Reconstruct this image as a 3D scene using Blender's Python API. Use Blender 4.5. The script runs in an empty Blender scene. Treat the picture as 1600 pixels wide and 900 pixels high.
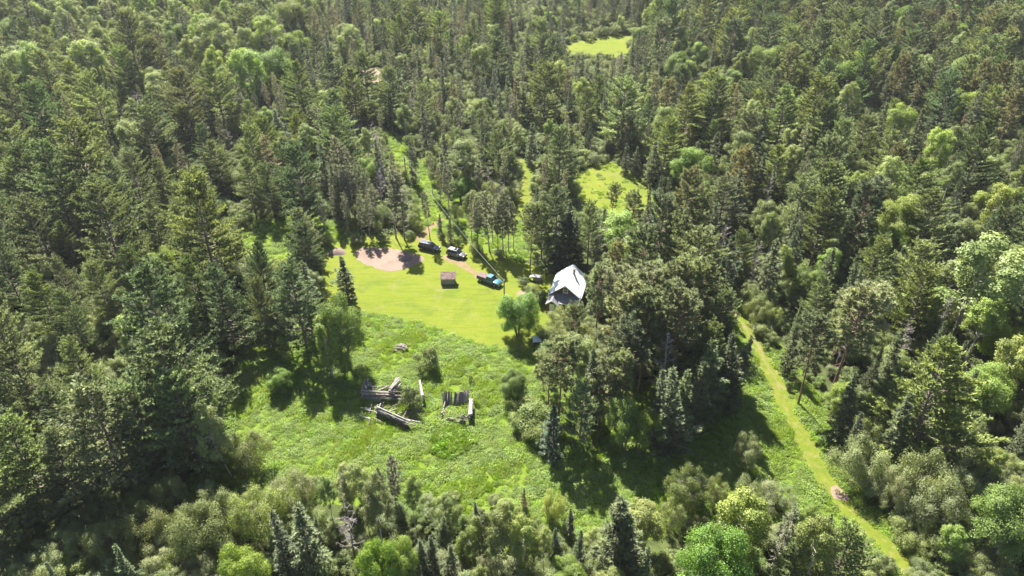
import bpy, bmesh, math, random
import numpy as np
from mathutils import Vector, Matrix

random.seed(7)
RNG = np.random.default_rng(11)
S = bpy.context.scene
COL = S.collection
PI = math.pi
R = math.radians

# ------------------------------------------------------------------ camera
FPX, PITCH, CAMH = 1142.0, R(34.0), 86.0
cam = bpy.data.cameras.new("camera")
cam.sensor_width = 36.0
cam.lens = 36.0 * FPX / 1600.0
cam.clip_start, cam.clip_end = 1.0, 6000.0
cam_ob = bpy.data.objects.new("camera", cam)
COL.objects.link(cam_ob)
cam_ob.location = (0, 0, CAMH)
cam_ob.rotation_euler = (PI / 2 - PITCH, 0, 0)
S.camera = cam_ob

# ------------------------------------------------------------------ sky and sun
SUN_EL, SUN_AZ = R(47.5), R(20.0)          # sun behind the far woods, a little to the left
S.world = bpy.data.worlds.new("World")
S.world.use_nodes = True
wn = S.world.node_tree.nodes
wl = S.world.node_tree.links
sky = wn.new("ShaderNodeTexSky")
sky.sky_type = 'NISHITA'
sky.sun_disc = False
sky.sun_elevation = SUN_EL
sky.sun_rotation = -SUN_AZ
wl.new(sky.outputs[0], wn["Background"].inputs[0])
wn["Background"].inputs[1].default_value = 0.05
sun = bpy.data.lights.new("sun", 'SUN')
sun.energy = 5.0
sun.angle = R(0.5)
sun.color = (1.0, 0.95, 0.86)
sun_ob = bpy.data.objects.new("sun", sun)
COL.objects.link(sun_ob)
to_sun = Vector((-math.sin(SUN_AZ) * math.cos(SUN_EL), math.cos(SUN_AZ) * math.cos(SUN_EL), math.sin(SUN_EL)))
sun_ob.rotation_euler = to_sun.to_track_quat('Z', 'Y').to_euler()
sun_ob.location = to_sun * 300
S.view_settings.view_transform = 'Standard'
S.view_settings.look = 'None'
S.view_settings.gamma = 1.0
S.view_settings.exposure = 2.0
S.cycles.max_bounces = 6
S.cycles.diffuse_bounces = 2
S.cycles.transmission_bounces = 2
S.cycles.transparent_max_bounces = 4


# ------------------------------------------------------------------ survey: photo point -> place on the land
def gp(px, py, z=0.0):
    x, y = (px - 800) / FPX, (450 - py) / FPX
    d = np.array([x, math.cos(PITCH) + y * math.sin(PITCH), -math.sin(PITCH) + y * math.cos(PITCH)])
    t = (z - CAMH) / d[2]
    return Vector(d * t + np.array([0, 0, CAMH]))


def pj(p):
    v = (p[0], p[1], p[2] - CAMH)
    dep = v[1] * math.cos(PITCH) - v[2] * math.sin(PITCH)
    up = v[1] * math.sin(PITCH) + v[2] * math.cos(PITCH)
    return 800 + FPX * v[0] / dep, 450 - FPX * up / dep


def height_for(base, ytop):
    lo, hi = 0.1, 45.0
    for _ in range(30):
        m = (lo + hi) / 2
        if pj((base[0], base[1], m))[1] > ytop:
            lo = m
        else:
            hi = m
    return lo


# ------------------------------------------------------------------ helpers
def tag(o, label=None, cat=None, group=None, kind=None):
    for k, v in (("label", label), ("category", cat), ("group", group), ("kind", kind)):
        if v:
            o[k] = v
    return o


def link(o, parent=None):
    COL.objects.link(o)
    if parent is not None:
        o.parent = parent
    return o


def empty(name, loc=(0, 0, 0), rz=0.0):
    o = bpy.data.objects.new(name, None)
    o.location = loc
    o.rotation_euler = (0, 0, rz)
    o.empty_display_size = 0.3
    return link(o)


def mesh_np(name, verts, tris=None, quads=None, tint=None, mats=(), tri_mat=None, quad_mat=None, smooth=False):
    tris = np.zeros((0, 3), int) if tris is None else np.asarray(tris, int)
    quads = np.zeros((0, 4), int) if quads is None else np.asarray(quads, int)
    me = bpy.data.meshes.new(name)
    verts = np.asarray(verts, np.float32)
    me.vertices.add(len(verts))
    me.vertices.foreach_set("co", verts.ravel())
    nl = tris.size + quads.size
    me.loops.add(nl)
    me.loops.foreach_set("vertex_index", np.concatenate([tris.ravel(), quads.ravel()]).astype(np.int32))
    npoly = len(tris) + len(quads)
    me.polygons.add(npoly)
    st = np.concatenate([np.arange(len(tris)) * 3, tris.size + np.arange(len(quads)) * 4]).astype(np.int32)
    me.polygons.foreach_set("loop_start", st)
    if tri_mat is not None or quad_mat is not None:
        mi = np.concatenate([np.zeros(len(tris), int) if tri_mat is None else tri_mat,
                             np.zeros(len(quads), int) if quad_mat is None else quad_mat]).astype(np.int32)
        me.polygons.foreach_set("material_index", mi)
    if smooth:
        me.polygons.foreach_set("use_smooth", np.ones(npoly, bool))
    me.update(calc_edges=True)
    if tint is not None:
        a = me.attributes.new("tint", 'FLOAT', 'POINT')
        a.data.foreach_set("value", np.asarray(tint, np.float32))
    for m in mats:
        me.materials.append(m)
    return me


class MB:
    """collects simple solids and links them as one mesh object"""

    def __init__(self):
        self.v, self.f, self.mi = [], [], []

    def add(self, vs, fs, mi=0):
        b = len(self.v)
        self.v += [tuple(p) for p in vs]
        self.f += [tuple(i + b for i in f) for f in fs]
        self.mi += [mi] * len(fs)
        return self

    def box(self, c, s, rot=None, mi=0):
        m = rot or Matrix.Identity(3)
        c = Vector(c)
        vs = [c + m @ Vector((sx * s[0] / 2, sy * s[1] / 2, sz * s[2] / 2)) for sx in (-1, 1) for sy in (-1, 1) for sz in (-1, 1)]
        return self.add(vs, [(0, 1, 3, 2), (4, 6, 7, 5), (0, 4, 5, 1), (2, 3, 7, 6), (0, 2, 6, 4), (1, 5, 7, 3)], mi)

    def slab(self, quad, th, mi=0):
        """a quad given by its top corners, thickened downwards along its normal"""
        q = [Vector(p) for p in quad]
        n = (q[1] - q[0]).cross(q[2] - q[0]).normalized()
        if n.z < 0:
            n = -n
        vs = q + [p - n * th for p in q]
        k = len(q)
        fs = [tuple(range(k)), tuple(range(2 * k - 1, k - 1, -1))] + [(i, i + k, (i + 1) % k + k, (i + 1) % k) for i in range(k)]
        return self.add(vs, fs, mi)

    def tube(self, pts, radii, n=8, mi=0, cap=True):
        pts = [Vector(p) for p in pts]
        b = len(self.v)
        for i, p in enumerate(pts):
            d = (pts[min(i + 1, len(pts) - 1)] - pts[max(i - 1, 0)]).normalized()
            a = d.cross(Vector((0, 0, 1)) if abs(d.z) < 0.9 else Vector((1, 0, 0))).normalized()
            c = d.cross(a)
            r = radii[i] if hasattr(radii, "__len__") else radii
            for k in range(n):
                t = 2 * PI * k / n
                self.v.append(tuple(p + a * (r * math.cos(t)) + c * (r * math.sin(t))))
        for i in range(len(pts) - 1):
            for k in range(n):
                self.f.append((b + i * n + k, b + i * n + (k + 1) % n, b + (i + 1) * n + (k + 1) % n, b + (i + 1) * n + k))
                self.mi.append(mi)
        if cap:
            self.f.append(tuple(b + k for k in range(n))[::-1])
            e = b + (len(pts) - 1) * n
            self.f.append(tuple(e + k for k in range(n)))
            self.mi += [mi, mi]
        return self

    def build(self, name, mats, parent=None, smooth=False, bevel=0.0):
        me = bpy.data.meshes.new(name)
        me.from_pydata(self.v, [], self.f)
        bm = bmesh.new()
        bm.from_mesh(me)
        bmesh.ops.recalc_face_normals(bm, faces=bm.faces)
        if bevel:
            bmesh.ops.bevel(bm, geom=list(bm.edges), offset=bevel, segments=2, affect='EDGES', clamp_overlap=True)
        bm.to_mesh(me)
        bm.free()
        mats = mats if isinstance(mats, (list, tuple)) else [mats]
        for m in mats:
            me.materials.append(m)
        if not bevel:
            me.polygons.foreach_set("material_index", self.mi)
        if smooth:
            me.polygons.foreach_set("use_smooth", [True] * len(me.polygons))
        me.update()
        o = bpy.data.objects.new(name, me)
        return link(o, parent)


# ------------------------------------------------------------------ materials
def new_mat(name):
    m = bpy.data.materials.new(name)
    m.use_nodes = True
    nt = m.node_tree
    nt.nodes.clear()
    out = nt.nodes.new("ShaderNodeOutputMaterial")
    return m, nt, out


def noise(nt, scale, detail=4, rough=0.6, vec=None, dist=0.0):
    n = nt.nodes.new("ShaderNodeTexNoise")
    n.inputs["Scale"].default_value = scale
    n.inputs["Detail"].default_value = detail
    n.inputs["Roughness"].default_value = rough
    n.inputs["Distortion"].default_value = dist
    if vec is not None:
        nt.links.new(vec, n.inputs["Vector"])
    return n.outputs["Fac"]


def ramp(nt, fac, stops):
    r = nt.nodes.new("ShaderNodeValToRGB")
    el = r.color_ramp.elements
    while len(el) < len(stops):
        el.new(0.5)
    for e, (p, c) in zip(el, stops):
        e.position = p
        e.color = (*c, 1)
    nt.links.new(fac, r.inputs[0])
    return r.outputs[0]


def mix(nt, fac, a, b, mode='MIX'):
    m = nt.nodes.new("ShaderNodeMix")
    m.data_type = 'RGBA'
    m.blend_type = mode
    for sock, v in ((m.inputs[0], fac), (m.inputs[6], a), (m.inputs[7], b)):
        if hasattr(v, "is_linked"):
            nt.links.new(v, sock)
        elif isinstance(v, (tuple, list)):
            sock.default_value = (*v[:3], 1)
        else:
            sock.default_value = v
    return m.outputs[2]


def mth(nt, op, a, b=0.0):
    m = nt.nodes.new("ShaderNodeMath")
    m.operation = op
    for s, v in zip(m.inputs, (a, b)):
        if hasattr(v, "is_linked"):
            nt.links.new(v, s)
        else:
            s.default_value = v
    return m.outputs[0]


def foliage_mat(name, dark, light, transl=0.35, gloss=0.05, warm=None, grough=0.6):
    """leaf or needle: colour varies from spray to spray (tint) and from plant to plant; light passes through"""
    m, nt, out = new_mat(name)
    at = nt.nodes.new("ShaderNodeAttribute")
    at.attribute_name = "tint"
    oi = nt.nodes.new("ShaderNodeObjectInfo")
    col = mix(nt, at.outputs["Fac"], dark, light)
    if warm:
        w = mth(nt, 'MULTIPLY', mth(nt, 'GREATER_THAN', at.outputs["Fac"], 0.86), 0.7)
        col = mix(nt, w, col, warm)
    hs = nt.nodes.new("ShaderNodeHueSaturation")
    rnd = oi.outputs["Random"]
    nt.links.new(mth(nt, 'ADD', mth(nt, 'MULTIPLY', rnd, 0.03), 0.486), hs.inputs["Hue"])
    r2 = mth(nt, 'FRACT', mth(nt, 'MULTIPLY', rnd, 7.31))
    nt.links.new(mth(nt, 'ADD', mth(nt, 'MULTIPLY', r2, 0.30), 0.80), hs.inputs["Saturation"])
    r3 = mth(nt, 'FRACT', mth(nt, 'MULTIPLY', rnd, 23.7))
    nt.links.new(mth(nt, 'ADD', mth(nt, 'MULTIPLY', r3, 0.5), 0.75), hs.inputs["Value"])
    nt.links.new(col, hs.inputs["Color"])
    col = mix(nt, 1.0, hs.outputs[0], oi.outputs["Color"], 'MULTIPLY')
    d = nt.nodes.new("ShaderNodeBsdfDiffuse")
    t = nt.nodes.new("ShaderNodeBsdfTranslucent")
    g = nt.nodes.new("ShaderNodeBsdfGlossy")
    g.inputs["Roughness"].default_value = grough
    g.inputs["Color"].default_value = (0.9, 0.95, 0.85, 1)
    nt.links.new(col, d.inputs[0])
    tc = mix(nt, 1.0, col, (1.25, 1.25, 0.75), 'MULTIPLY')
    nt.links.new(tc, t.inputs[0])
    a = nt.nodes.new("ShaderNodeMixShader")
    a.inputs[0].default_value = transl
    nt.links.new(d.outputs[0], a.inputs[1])
    nt.links.new(t.outputs[0], a.inputs[2])
    b = nt.nodes.new("ShaderNodeMixShader")
    b.inputs[0].default_value = gloss
    nt.links.new(a.outputs[0], b.inputs[1])
    nt.links.new(g.outputs[0], b.inputs[2])
    nt.links.new(b.outputs[0], out.inputs[0])
    return m


def pbr(name, c1, c2=None, scale=3.0, rough=0.7, metal=0.0, bump=0.0, stretch=None, coat=0.0, spec=0.4, detail=5, stops=(0.35, 0.65)):
    m, nt, out = new_mat(name)
    p = nt.nodes.new("ShaderNodeBsdfPrincipled")
    p.inputs["Roughness"].default_value = rough
    p.inputs["Metallic"].default_value = metal
    p.inputs["Coat Weight"].default_value = coat
    p.inputs["Specular IOR Level"].default_value = spec
    if c2 is None:
        p.inputs["Base Color"].default_value = (*c1, 1)
    else:
        tc = nt.nodes.new("ShaderNodeTexCoord")
        v = tc.outputs["Object"]
        if stretch:
            mp = nt.nodes.new("ShaderNodeMapping")
            mp.inputs["Scale"].default_value = stretch
            nt.links.new(v, mp.inputs[0])
            v = mp.outputs[0]
        n = noise(nt, scale, detail, 0.65, v)
        nt.links.new(ramp(nt, n, [(stops[0], c1), (stops[1], c2)]), p.inputs["Base Color"])
        if bump:
            b = nt.nodes.new("ShaderNodeBump")
            b.inputs["Strength"].default_value = bump
            b.inputs["Distance"].default_value = 0.03
            nt.links.new(n, b.inputs["Height"])
            nt.links.new(b.outputs[0], p.inputs["Normal"])
    nt.links.new(p.outputs[0], out.inputs[0])
    return m


def ground_mat(name, layers, bump=0.0, bscale=2.0):
    """layers: (scale, detail, lo, hi, colour) mixed one over the other by noise"""
    m, nt, out = new_mat(name)
    tc = nt.nodes.new("ShaderNodeTexCoord")
    v = tc.outputs["Object"]
    col = None
    for i, lay in enumerate(layers):
        sc, det, lo, hi, c, amt = lay[:6]
        if col is None:
            rgb = nt.nodes.new("ShaderNodeRGB")
            rgb.outputs[0].default_value = (*c, 1)
            col = rgb.outputs[0]
            continue
        mp = nt.nodes.new("ShaderNodeMapping")
        mp.inputs["Location"].default_value = (i * 37.1, i * 11.3, i * 5.0)
        if len(lay) > 6:
            mp.inputs["Scale"].default_value = lay[6][:3]
            mp.inputs["Rotation"].default_value = (0, 0, lay[6][3])
        nt.links.new(v, mp.inputs[0])
        n = noise(nt, sc, det, 0.6, mp.outputs[0], 0.3)
        mr = nt.nodes.new("ShaderNodeMapRange")
        mr.inputs[1].default_value, mr.inputs[2].default_value = lo, hi
        mr.inputs[4].default_value = amt
        nt.links.new(n, mr.inputs[0])
        col = mix(nt, mr.outputs[0], col, c)
    d = nt.nodes.new("ShaderNodeBsdfPrincipled")
    d.inputs["Roughness"].default_value = 0.95
    d.inputs["Specular IOR Level"].default_value = 0.1
    nt.links.new(col, d.inputs["Base Color"])
    if bump:
        b = nt.nodes.new("ShaderNodeBump")
        b.inputs["Strength"].default_value = bump
        b.inputs["Distance"].default_value = 0.15
        nt.links.new(noise(nt, bscale, 6, 0.7, v), b.inputs["Height"])
        nt.links.new(b.outputs[0], d.inputs["Normal"])
    nt.links.new(d.outputs[0], out.inputs[0])
    return m


M = {}
M["forest_floor"] = ground_mat("forest_floor", [(0, 0, 0, 1, (0.045, 0.06, 0.02), 1), (0.25, 6, .45, .65, (0.08, 0.105, 0.03), .8),
                                                (1.3, 5, .5, .7, (0.075, 0.055, 0.035), .6)], 0.8, 1.5)
M["meadow"] = ground_mat("meadow", [(0, 0, 0, 1, (0.10, 0.155, 0.015), 1), (0.12, 5, .4, .65, (0.125, 0.175, 0.022), .9),
                                    (0.9, 5, .5, .65, (0.075, 0.12, 0.014), .7), (0.35, 4, .58, .72, (0.14, 0.165, 0.04), .6)], 0.9, 2.2)
M["lawn"] = ground_mat("lawn", [(0, 0, 0, 1, (0.130, 0.166, 0.013), 1), (0.07, 4, .4, .65, (0.172, 0.186, 0.021), .8),
                                (0.22, 7, .48, .62, (0.082, 0.124, 0.013), .75), (0.4, 7, .54, .68, (0.185, 0.172, 0.055), .65), (1.2, 6, .5, .64, (0.135, 0.168, 0.023), .6),
                                (1.1, 4, .46, .62, (0.16, 0.174, 0.03), .45, (.12, 1.0, 1, .8)), (1.3, 4, .5, .62, (0.082, 0.12, 0.013), .4, (.1, 1.0, 1, -.5)),
                                (0.16, 5, .58, .72, (0.185, 0.168, 0.07), .6), (4.0, 6, .45, .7, (0.07, 0.105, 0.012), .6)], 0.8, 5.0)
M["mown_path"] = ground_mat("mown_path", [(0, 0, 0, 1, (0.10, 0.135, 0.013), 1), (0.3, 5, .45, .62, (0.135, 0.15, 0.02), .8),
                                          (0.5, 6, .52, .66, (0.20, 0.17, 0.075), .75), (1.3, 6, .5, .62, (0.08, 0.115, 0.012), .7), (4.0, 5, .5, .7, (0.14, 0.14, 0.04), .5)], 0.5, 4.0)
M["sand"] = ground_mat("sand", [(0, 0, 0, 1, (0.22, 0.16, 0.128), 1), (0.35, 6, .45, .62, (0.165, 0.12, 0.095), .8),
                                (1.2, 6, .54, .68, (0.25, 0.19, 0.155), .7), (0.22, 6, .55, .66, (0.15, 0.15, 0.05), .6), (0.9, 5, .6, .7, (0.15, 0.155, 0.05), .7)], 0.6, 4.0)
M["track"] = ground_mat("track", [(0, 0, 0, 1, (0.19, 0.135, 0.08), 1), (0.5, 6, .45, .62, (0.14, 0.13, 0.036), .8),
                                  (1.5, 6, .5, .68, (0.22, 0.165, 0.115), .7)], 0.6, 4.0)

M["track_grassy"] = ground_mat("track_grassy", [(0, 0, 0, 1, (0.15, 0.14, 0.05), 1), (0.5, 6, .42, .6, (0.12, 0.14, 0.02), .85),
                                                (1.1, 6, .52, .66, (0.21, 0.16, 0.10), .7)], 0.6, 4.0)

M["needle_white_pine"] = foliage_mat("needle_white_pine", (0.058, 0.088, 0.032), (0.330, 0.395, 0.138), 0.28, 0.03)  # needle dark and light ends spread to put sun-and-shade contrast into colour
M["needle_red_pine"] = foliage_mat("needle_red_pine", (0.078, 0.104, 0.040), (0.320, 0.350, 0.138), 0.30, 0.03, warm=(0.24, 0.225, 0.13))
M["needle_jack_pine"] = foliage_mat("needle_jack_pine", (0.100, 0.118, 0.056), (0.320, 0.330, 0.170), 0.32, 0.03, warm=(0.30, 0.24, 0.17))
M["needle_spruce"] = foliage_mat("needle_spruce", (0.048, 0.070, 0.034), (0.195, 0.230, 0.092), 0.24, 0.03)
M["leaf_aspen"] = foliage_mat("leaf_aspen", (0.150, 0.205, 0.052), (0.32, 0.375, 0.125), 0.46, 0.03)
M["leaf_maple"] = foliage_mat("leaf_maple", (0.115, 0.185, 0.022), (0.27, 0.345, 0.055), 0.46, 0.03)
M["leaf_willow"] = foliage_mat("leaf_willow", (0.145, 0.175, 0.052), (0.285, 0.320, 0.115), 0.44, 0.03)
M["leaf_dying"] = foliage_mat("leaf_dying", (0.30, 0.09, 0.03), (0.42, 0.17, 0.06), 0.35, 0.02)
M["leaf_herb"] = foliage_mat("leaf_herb", (0.160, 0.262, 0.024), (0.300, 0.380, 0.082), 0.50, 0.02)
M["leaf_fern"] = foliage_mat("leaf_fern", (0.135, 0.245, 0.014), (0.22, 0.33, 0.034), 0.45, 0.02)
M["leaf_under"] = foliage_mat("leaf_under", (0.105, 0.145, 0.038), (0.25, 0.30, 0.095), 0.40, 0.03)
M["bark"] = pbr("bark", (0.12, 0.095, 0.08), (0.22, 0.18, 0.15), 3, 0.9)
M["bark_grey"] = pbr("bark_grey", (0.20, 0.165, 0.15), (0.34, 0.29, 0.27), 3, 0.9)
M["bark_red"] = pbr("bark_red", (0.15, 0.09, 0.065), (0.26, 0.17, 0.12), 3, 0.9)
M["bark_pale"] = pbr("bark_pale", (0.30, 0.28, 0.24), (0.50, 0.48, 0.43), 3, 0.85)
M["dead_wood"] = pbr("dead_wood", (0.22, 0.19, 0.18), (0.40, 0.36, 0.34), 3, 0.9)

# ------------------------------------------------------------------ land: one ground sheet, thinner sheets laid over it
def sheet(name, px, z, mat, jag=0.5, step=1.2, seed=0, kind='structure'):
    rng = random.Random(seed)
    pts = [gp(x, y, 0) for x, y in px]
    dense = []
    for a, b in zip(pts, pts[1:] + pts[:1]):
        n = max(1, int((b - a).length / step))
        for i in range(n):
            dense.append(a.lerp(b, i / n))
    dense = dense[:1200]
    # soften the corners, then fray the edge
    for _ in range(3):
        dense = [(dense[i - 1] + dense[i] * 2 + dense[(i + 1) % len(dense)]) / 4 for i in range(len(dense))]
    out = []
    for i, p in enumerate(dense):
        d = (dense[(i + 1) % len(dense)] - dense[i - 1]).normalized()
        n = Vector((-d.y, d.x, 0))
        out.append(p + n * (rng.uniform(-jag, jag) + jag * math.sin(i * 0.37 + seed) * 0.6))
    bm = bmesh.new()
    f = bm.faces.new([bm.verts.new((p.x, p.y, z)) for p in out])
    f.normal_update()
    if f.normal.z < 0:
        f.normal_flip()
    bmesh.ops.triangulate(bm, faces=bm.faces)
    me = bpy.data.meshes.new(name)
    bm.to_mesh(me)
    bm.free()
    me.materials.append(mat)
    o = link(bpy.data.objects.new(name, me))
    tag(o, kind=kind)
    return o


me = bpy.data.meshes.new("ground")
gv, gf = [], []
NG = 40
for j in range(NG + 1):
    for i in range(NG + 1):
        gv.append((-2500 + 5000 * i / NG, -1500 + 5000 * j / NG, 0))
for j in range(NG):
    for i in range(NG):
        a = j * (NG + 1) + i
        gf.append((a, a + 1, a + NG + 2, a + NG + 1))
me.from_pydata(gv, [], gf)
me.materials.append(M["forest_floor"])
tag(link(bpy.data.objects.new("ground", me)), kind='structure')

MEADOW = [(372, 560), (420, 520), (520, 480), (700, 500), (830, 530), (900, 560), (1000, 600), (1110, 560), (1120, 470), (1160, 466),
          (1235, 560), (1300, 650), (1350, 740), (1420, 830), (1470, 900), (1380, 905), (1300, 850), (1180, 800), (1050, 830), (900, 850),
          (700, 820), (560, 780), (450, 790), (330, 800), (290, 780), (330, 680)]
LAWN = [(505, 392), (545, 372), (655, 360), (700, 368), (760, 390), (850, 420), (880, 440), (880, 500), (850, 530), (822, 550), (740, 534), (690, 513),
        (620, 496), (555, 487), (500, 470)]
STRIP = [(585, 205), (618, 205), (655, 245), (690, 285), (735, 318), (830, 352), (860, 395), (800, 412), (735, 396), (690, 372), (640, 368), (652, 335), (640, 290), (605, 245)]
SIDE = [(370, 372), (392, 345), (470, 335), (560, 350), (560, 392), (505, 410), (450, 430), (380, 405)]
UPATH = [(808, 246), (840, 254), (843, 275), (832, 310), (815, 345), (795, 345), (806, 305), (812, 280)]
UMEAD = [(895, 268), (955, 252), (1010, 275), (1052, 315), (1060, 360), (1000, 350), (930, 350), (900, 320)]
FARM = [(880, 72), (940, 58), (1000, 52), (1002, 76), (960, 92), (895, 94)]
FARS = [(556, 108), (592, 104), (596, 135), (572, 145), (560, 130)]
FARG = [(470, 92), (520, 96), (560, 104), (560, 118), (520, 112), (470, 104)]
RPATH = [(1138, 468), (1160, 486), (1178, 512), (1200, 552), (1228, 602), (1250, 648), (1278, 700), (1306, 750), (1326, 780), (1362, 818), (1402, 852), (1450, 905),
         (1420, 910), (1378, 862), (1342, 825), (1300, 785), (1276, 752), (1246, 702), (1222, 650), (1196, 596), (1172, 540), (1156, 508), (1134, 484)]
SAND = [(553, 393), (568, 386), (612, 388), (640, 394), (664, 402), (660, 410), (636, 419), (612, 425), (592, 421), (571, 414), (558, 405)]
TRACK = [(692, 396), (706, 402), (726, 409), (752, 428), (772, 440), (760, 444), (738, 430), (716, 416), (700, 408), (688, 402)]
TRACK2 = [(648, 376), (656, 364), (668, 352), (690, 338), (694, 342), (676, 358), (668, 370), (664, 378)]
RSAND = [(1294, 764), (1308, 758), (1322, 768), (1332, 781), (1316, 786), (1302, 778)]

sheet("meadow_ground", MEADOW, 0.004, M["meadow"], 0.8, seed=1)
sheet("grass_strip", STRIP, 0.004, M["meadow"], 0.6, seed=2)
sheet("side_meadow", SIDE, 0.004, M["meadow"], 0.6, seed=3)
sheet("far_meadow", UMEAD, 0.008, M["lawn"], 0.8, seed=4)
sheet("distant_field", FARM, 0.004, M["lawn"], 1.5, 3.0, seed=5)
sheet("distant_grass", FARG, 0.004, M["meadow"], 1.5, 3.0, seed=6)
sheet("distant_sand", FARS, 0.012, M["sand"], 1.2, 3.0, seed=7)
sheet("lawn", LAWN, 0.008, M["lawn"], 0.18, 0.8, seed=8)
sheet("upper_path", UPATH, 0.012, M["mown_path"], 0.25, seed=9)
sheet("grass_path", RPATH, 0.012, M["mown_path"], 0.16, 0.8, seed=10)
sheet("sand_path", SAND, 0.016, M["sand"], 0.25, 0.6, seed=11)
sheet("dirt_track", TRACK, 0.012, M["track"], 0.3, 0.7, seed=12)
sheet("dirt_track", TRACK2, 0.012, M["track"], 0.25, 0.7, seed=13)
sheet("path_sand", RSAND, 0.016, M["sand"], 0.2, 0.5, seed=14)
sheet("path_dirt", [(1126, 462), (1142, 470), (1156, 492), (1146, 496), (1130, 478)], 0.016, M["track"], 0.3, 0.6, seed=15)
sheet("path_wear", [(1160, 500), (1180, 530), (1202, 570), (1216, 598), (1221, 612), (1218, 613), (1211, 598), (1196, 568), (1174, 530), (1156, 502)], 0.016, M["track_grassy"], 0.18, 0.6, seed=16)
sheet("garden_dirt", [(806, 456), (822, 452), (838, 460), (846, 470), (832, 474), (814, 466)], 0.012, M["sand"], 0.3, 0.5, seed=17)


# ------------------------------------------------------------------ foliage building blocks
def nrm(a):
    return a / np.maximum(np.linalg.norm(a, axis=-1, keepdims=True), 1e-9)


class Foliage:
    def __init__(self, rng):
        self.rng = rng
        self.tv, self.tt, self.qv, self.qt = [], [], [], []      # needle triangles, leaf quads
        self.wood = []                                            # (pts, radii, sides)

    def tufts(self, c, d, L, w, nb, spread, tint):
        rng, n = self.rng, len(c)
        if n == 0:
            return
        c = np.repeat(c, nb, 0)
        dd = nrm(np.repeat(d, nb, 0) + rng.normal(0, spread, (n * nb, 3)) * np.array([1, 1, .6]))
        s = nrm(np.cross(dd, np.array([0, 0, 1.]) + rng.normal(0, .38, (n * nb, 3))))
        ll = (L * rng.uniform(.7, 1.2, n * nb))[:, None]
        ww = (w * rng.uniform(.7, 1.2, n * nb))[:, None] / 2
        v = np.stack([c - s * ww, c + s * ww, c + dd * ll], 1)
        t = np.clip(np.repeat(tint, nb) + rng.normal(0, .08, n * nb), 0, 1)
        self.tv.append(v.reshape(-1, 3))
        self.tt.append(np.repeat(t, 3))

    def leaves(self, c, nor, L, w, tint):
        rng, n = self.rng, len(c)
        d = nrm(np.cross(nor, rng.normal(0, 1, (n, 3))))
        s = nrm(np.cross(d, nor))
        ll = (L * rng.uniform(.7, 1.25, n))[:, None]
        ww = (w * rng.uniform(.7, 1.25, n))[:, None] / 2
        fold = nor * ww * .25
        v = np.stack([c, c + d * ll * .5 + s * ww + fold, c + d * ll, c + d * ll * .5 - s * ww + fold], 1)
        self.qv.append(v.reshape(-1, 3))
        self.qt.append(np.repeat(np.clip(tint + rng.normal(0, .08, n), 0, 1), 4))

    def wood_tube(self, pts, radii, n=5):
        self.wood.append((np.asarray(pts, float), np.asarray(radii, float), n))

    def wood_arrays(self):
        vs, qs, b = [], [], 0
        for pts, radii, n in self.wood:
            m = len(pts)
            d = np.gradient(pts, axis=0)
            d = nrm(d)
            ref = np.where(np.abs(d[:, 2:3]) < .9, np.array([[0, 0, 1.]]), np.array([[1., 0, 0]]))
            a = nrm(np.cross(d, ref))
            c = np.cross(d, a)
            t = np.arange(n) * 2 * PI / n
            ring = pts[:, None] + radii[:, None, None] * (a[:, None] * np.cos(t)[None, :, None] + c[:, None] * np.sin(t)[None, :, None])
            vs.append(ring.reshape(-1, 3))
            i, k = np.meshgrid(np.arange(m - 1), np.arange(n), indexing='ij')
            q = np.stack([i * n + k, i * n + (k + 1) % n, (i + 1) * n + (k + 1) % n, (i + 1) * n + k], -1).reshape(-1, 4) + b
            qs.append(q)
            b += m * n
        return np.concatenate(vs), np.concatenate(qs)

    def crown_arrays(self):
        v, t, tri, quad, b = [], [], np.zeros((0, 3), int), np.zeros((0, 4), int), 0
        if self.tv:
            a = np.concatenate(self.tv)
            v.append(a); t.append(np.concatenate(self.tt))
            tri = np.arange(len(a)).reshape(-1, 3)
            b = len(a)
        if self.qv:
            a = np.concatenate(self.qv)
            v.append(a); t.append(np.concatenate(self.qt))
            quad = np.arange(len(a)).reshape(-1, 4) + b
        return np.concatenate(v), tri, quad, np.concatenate(t)


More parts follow.
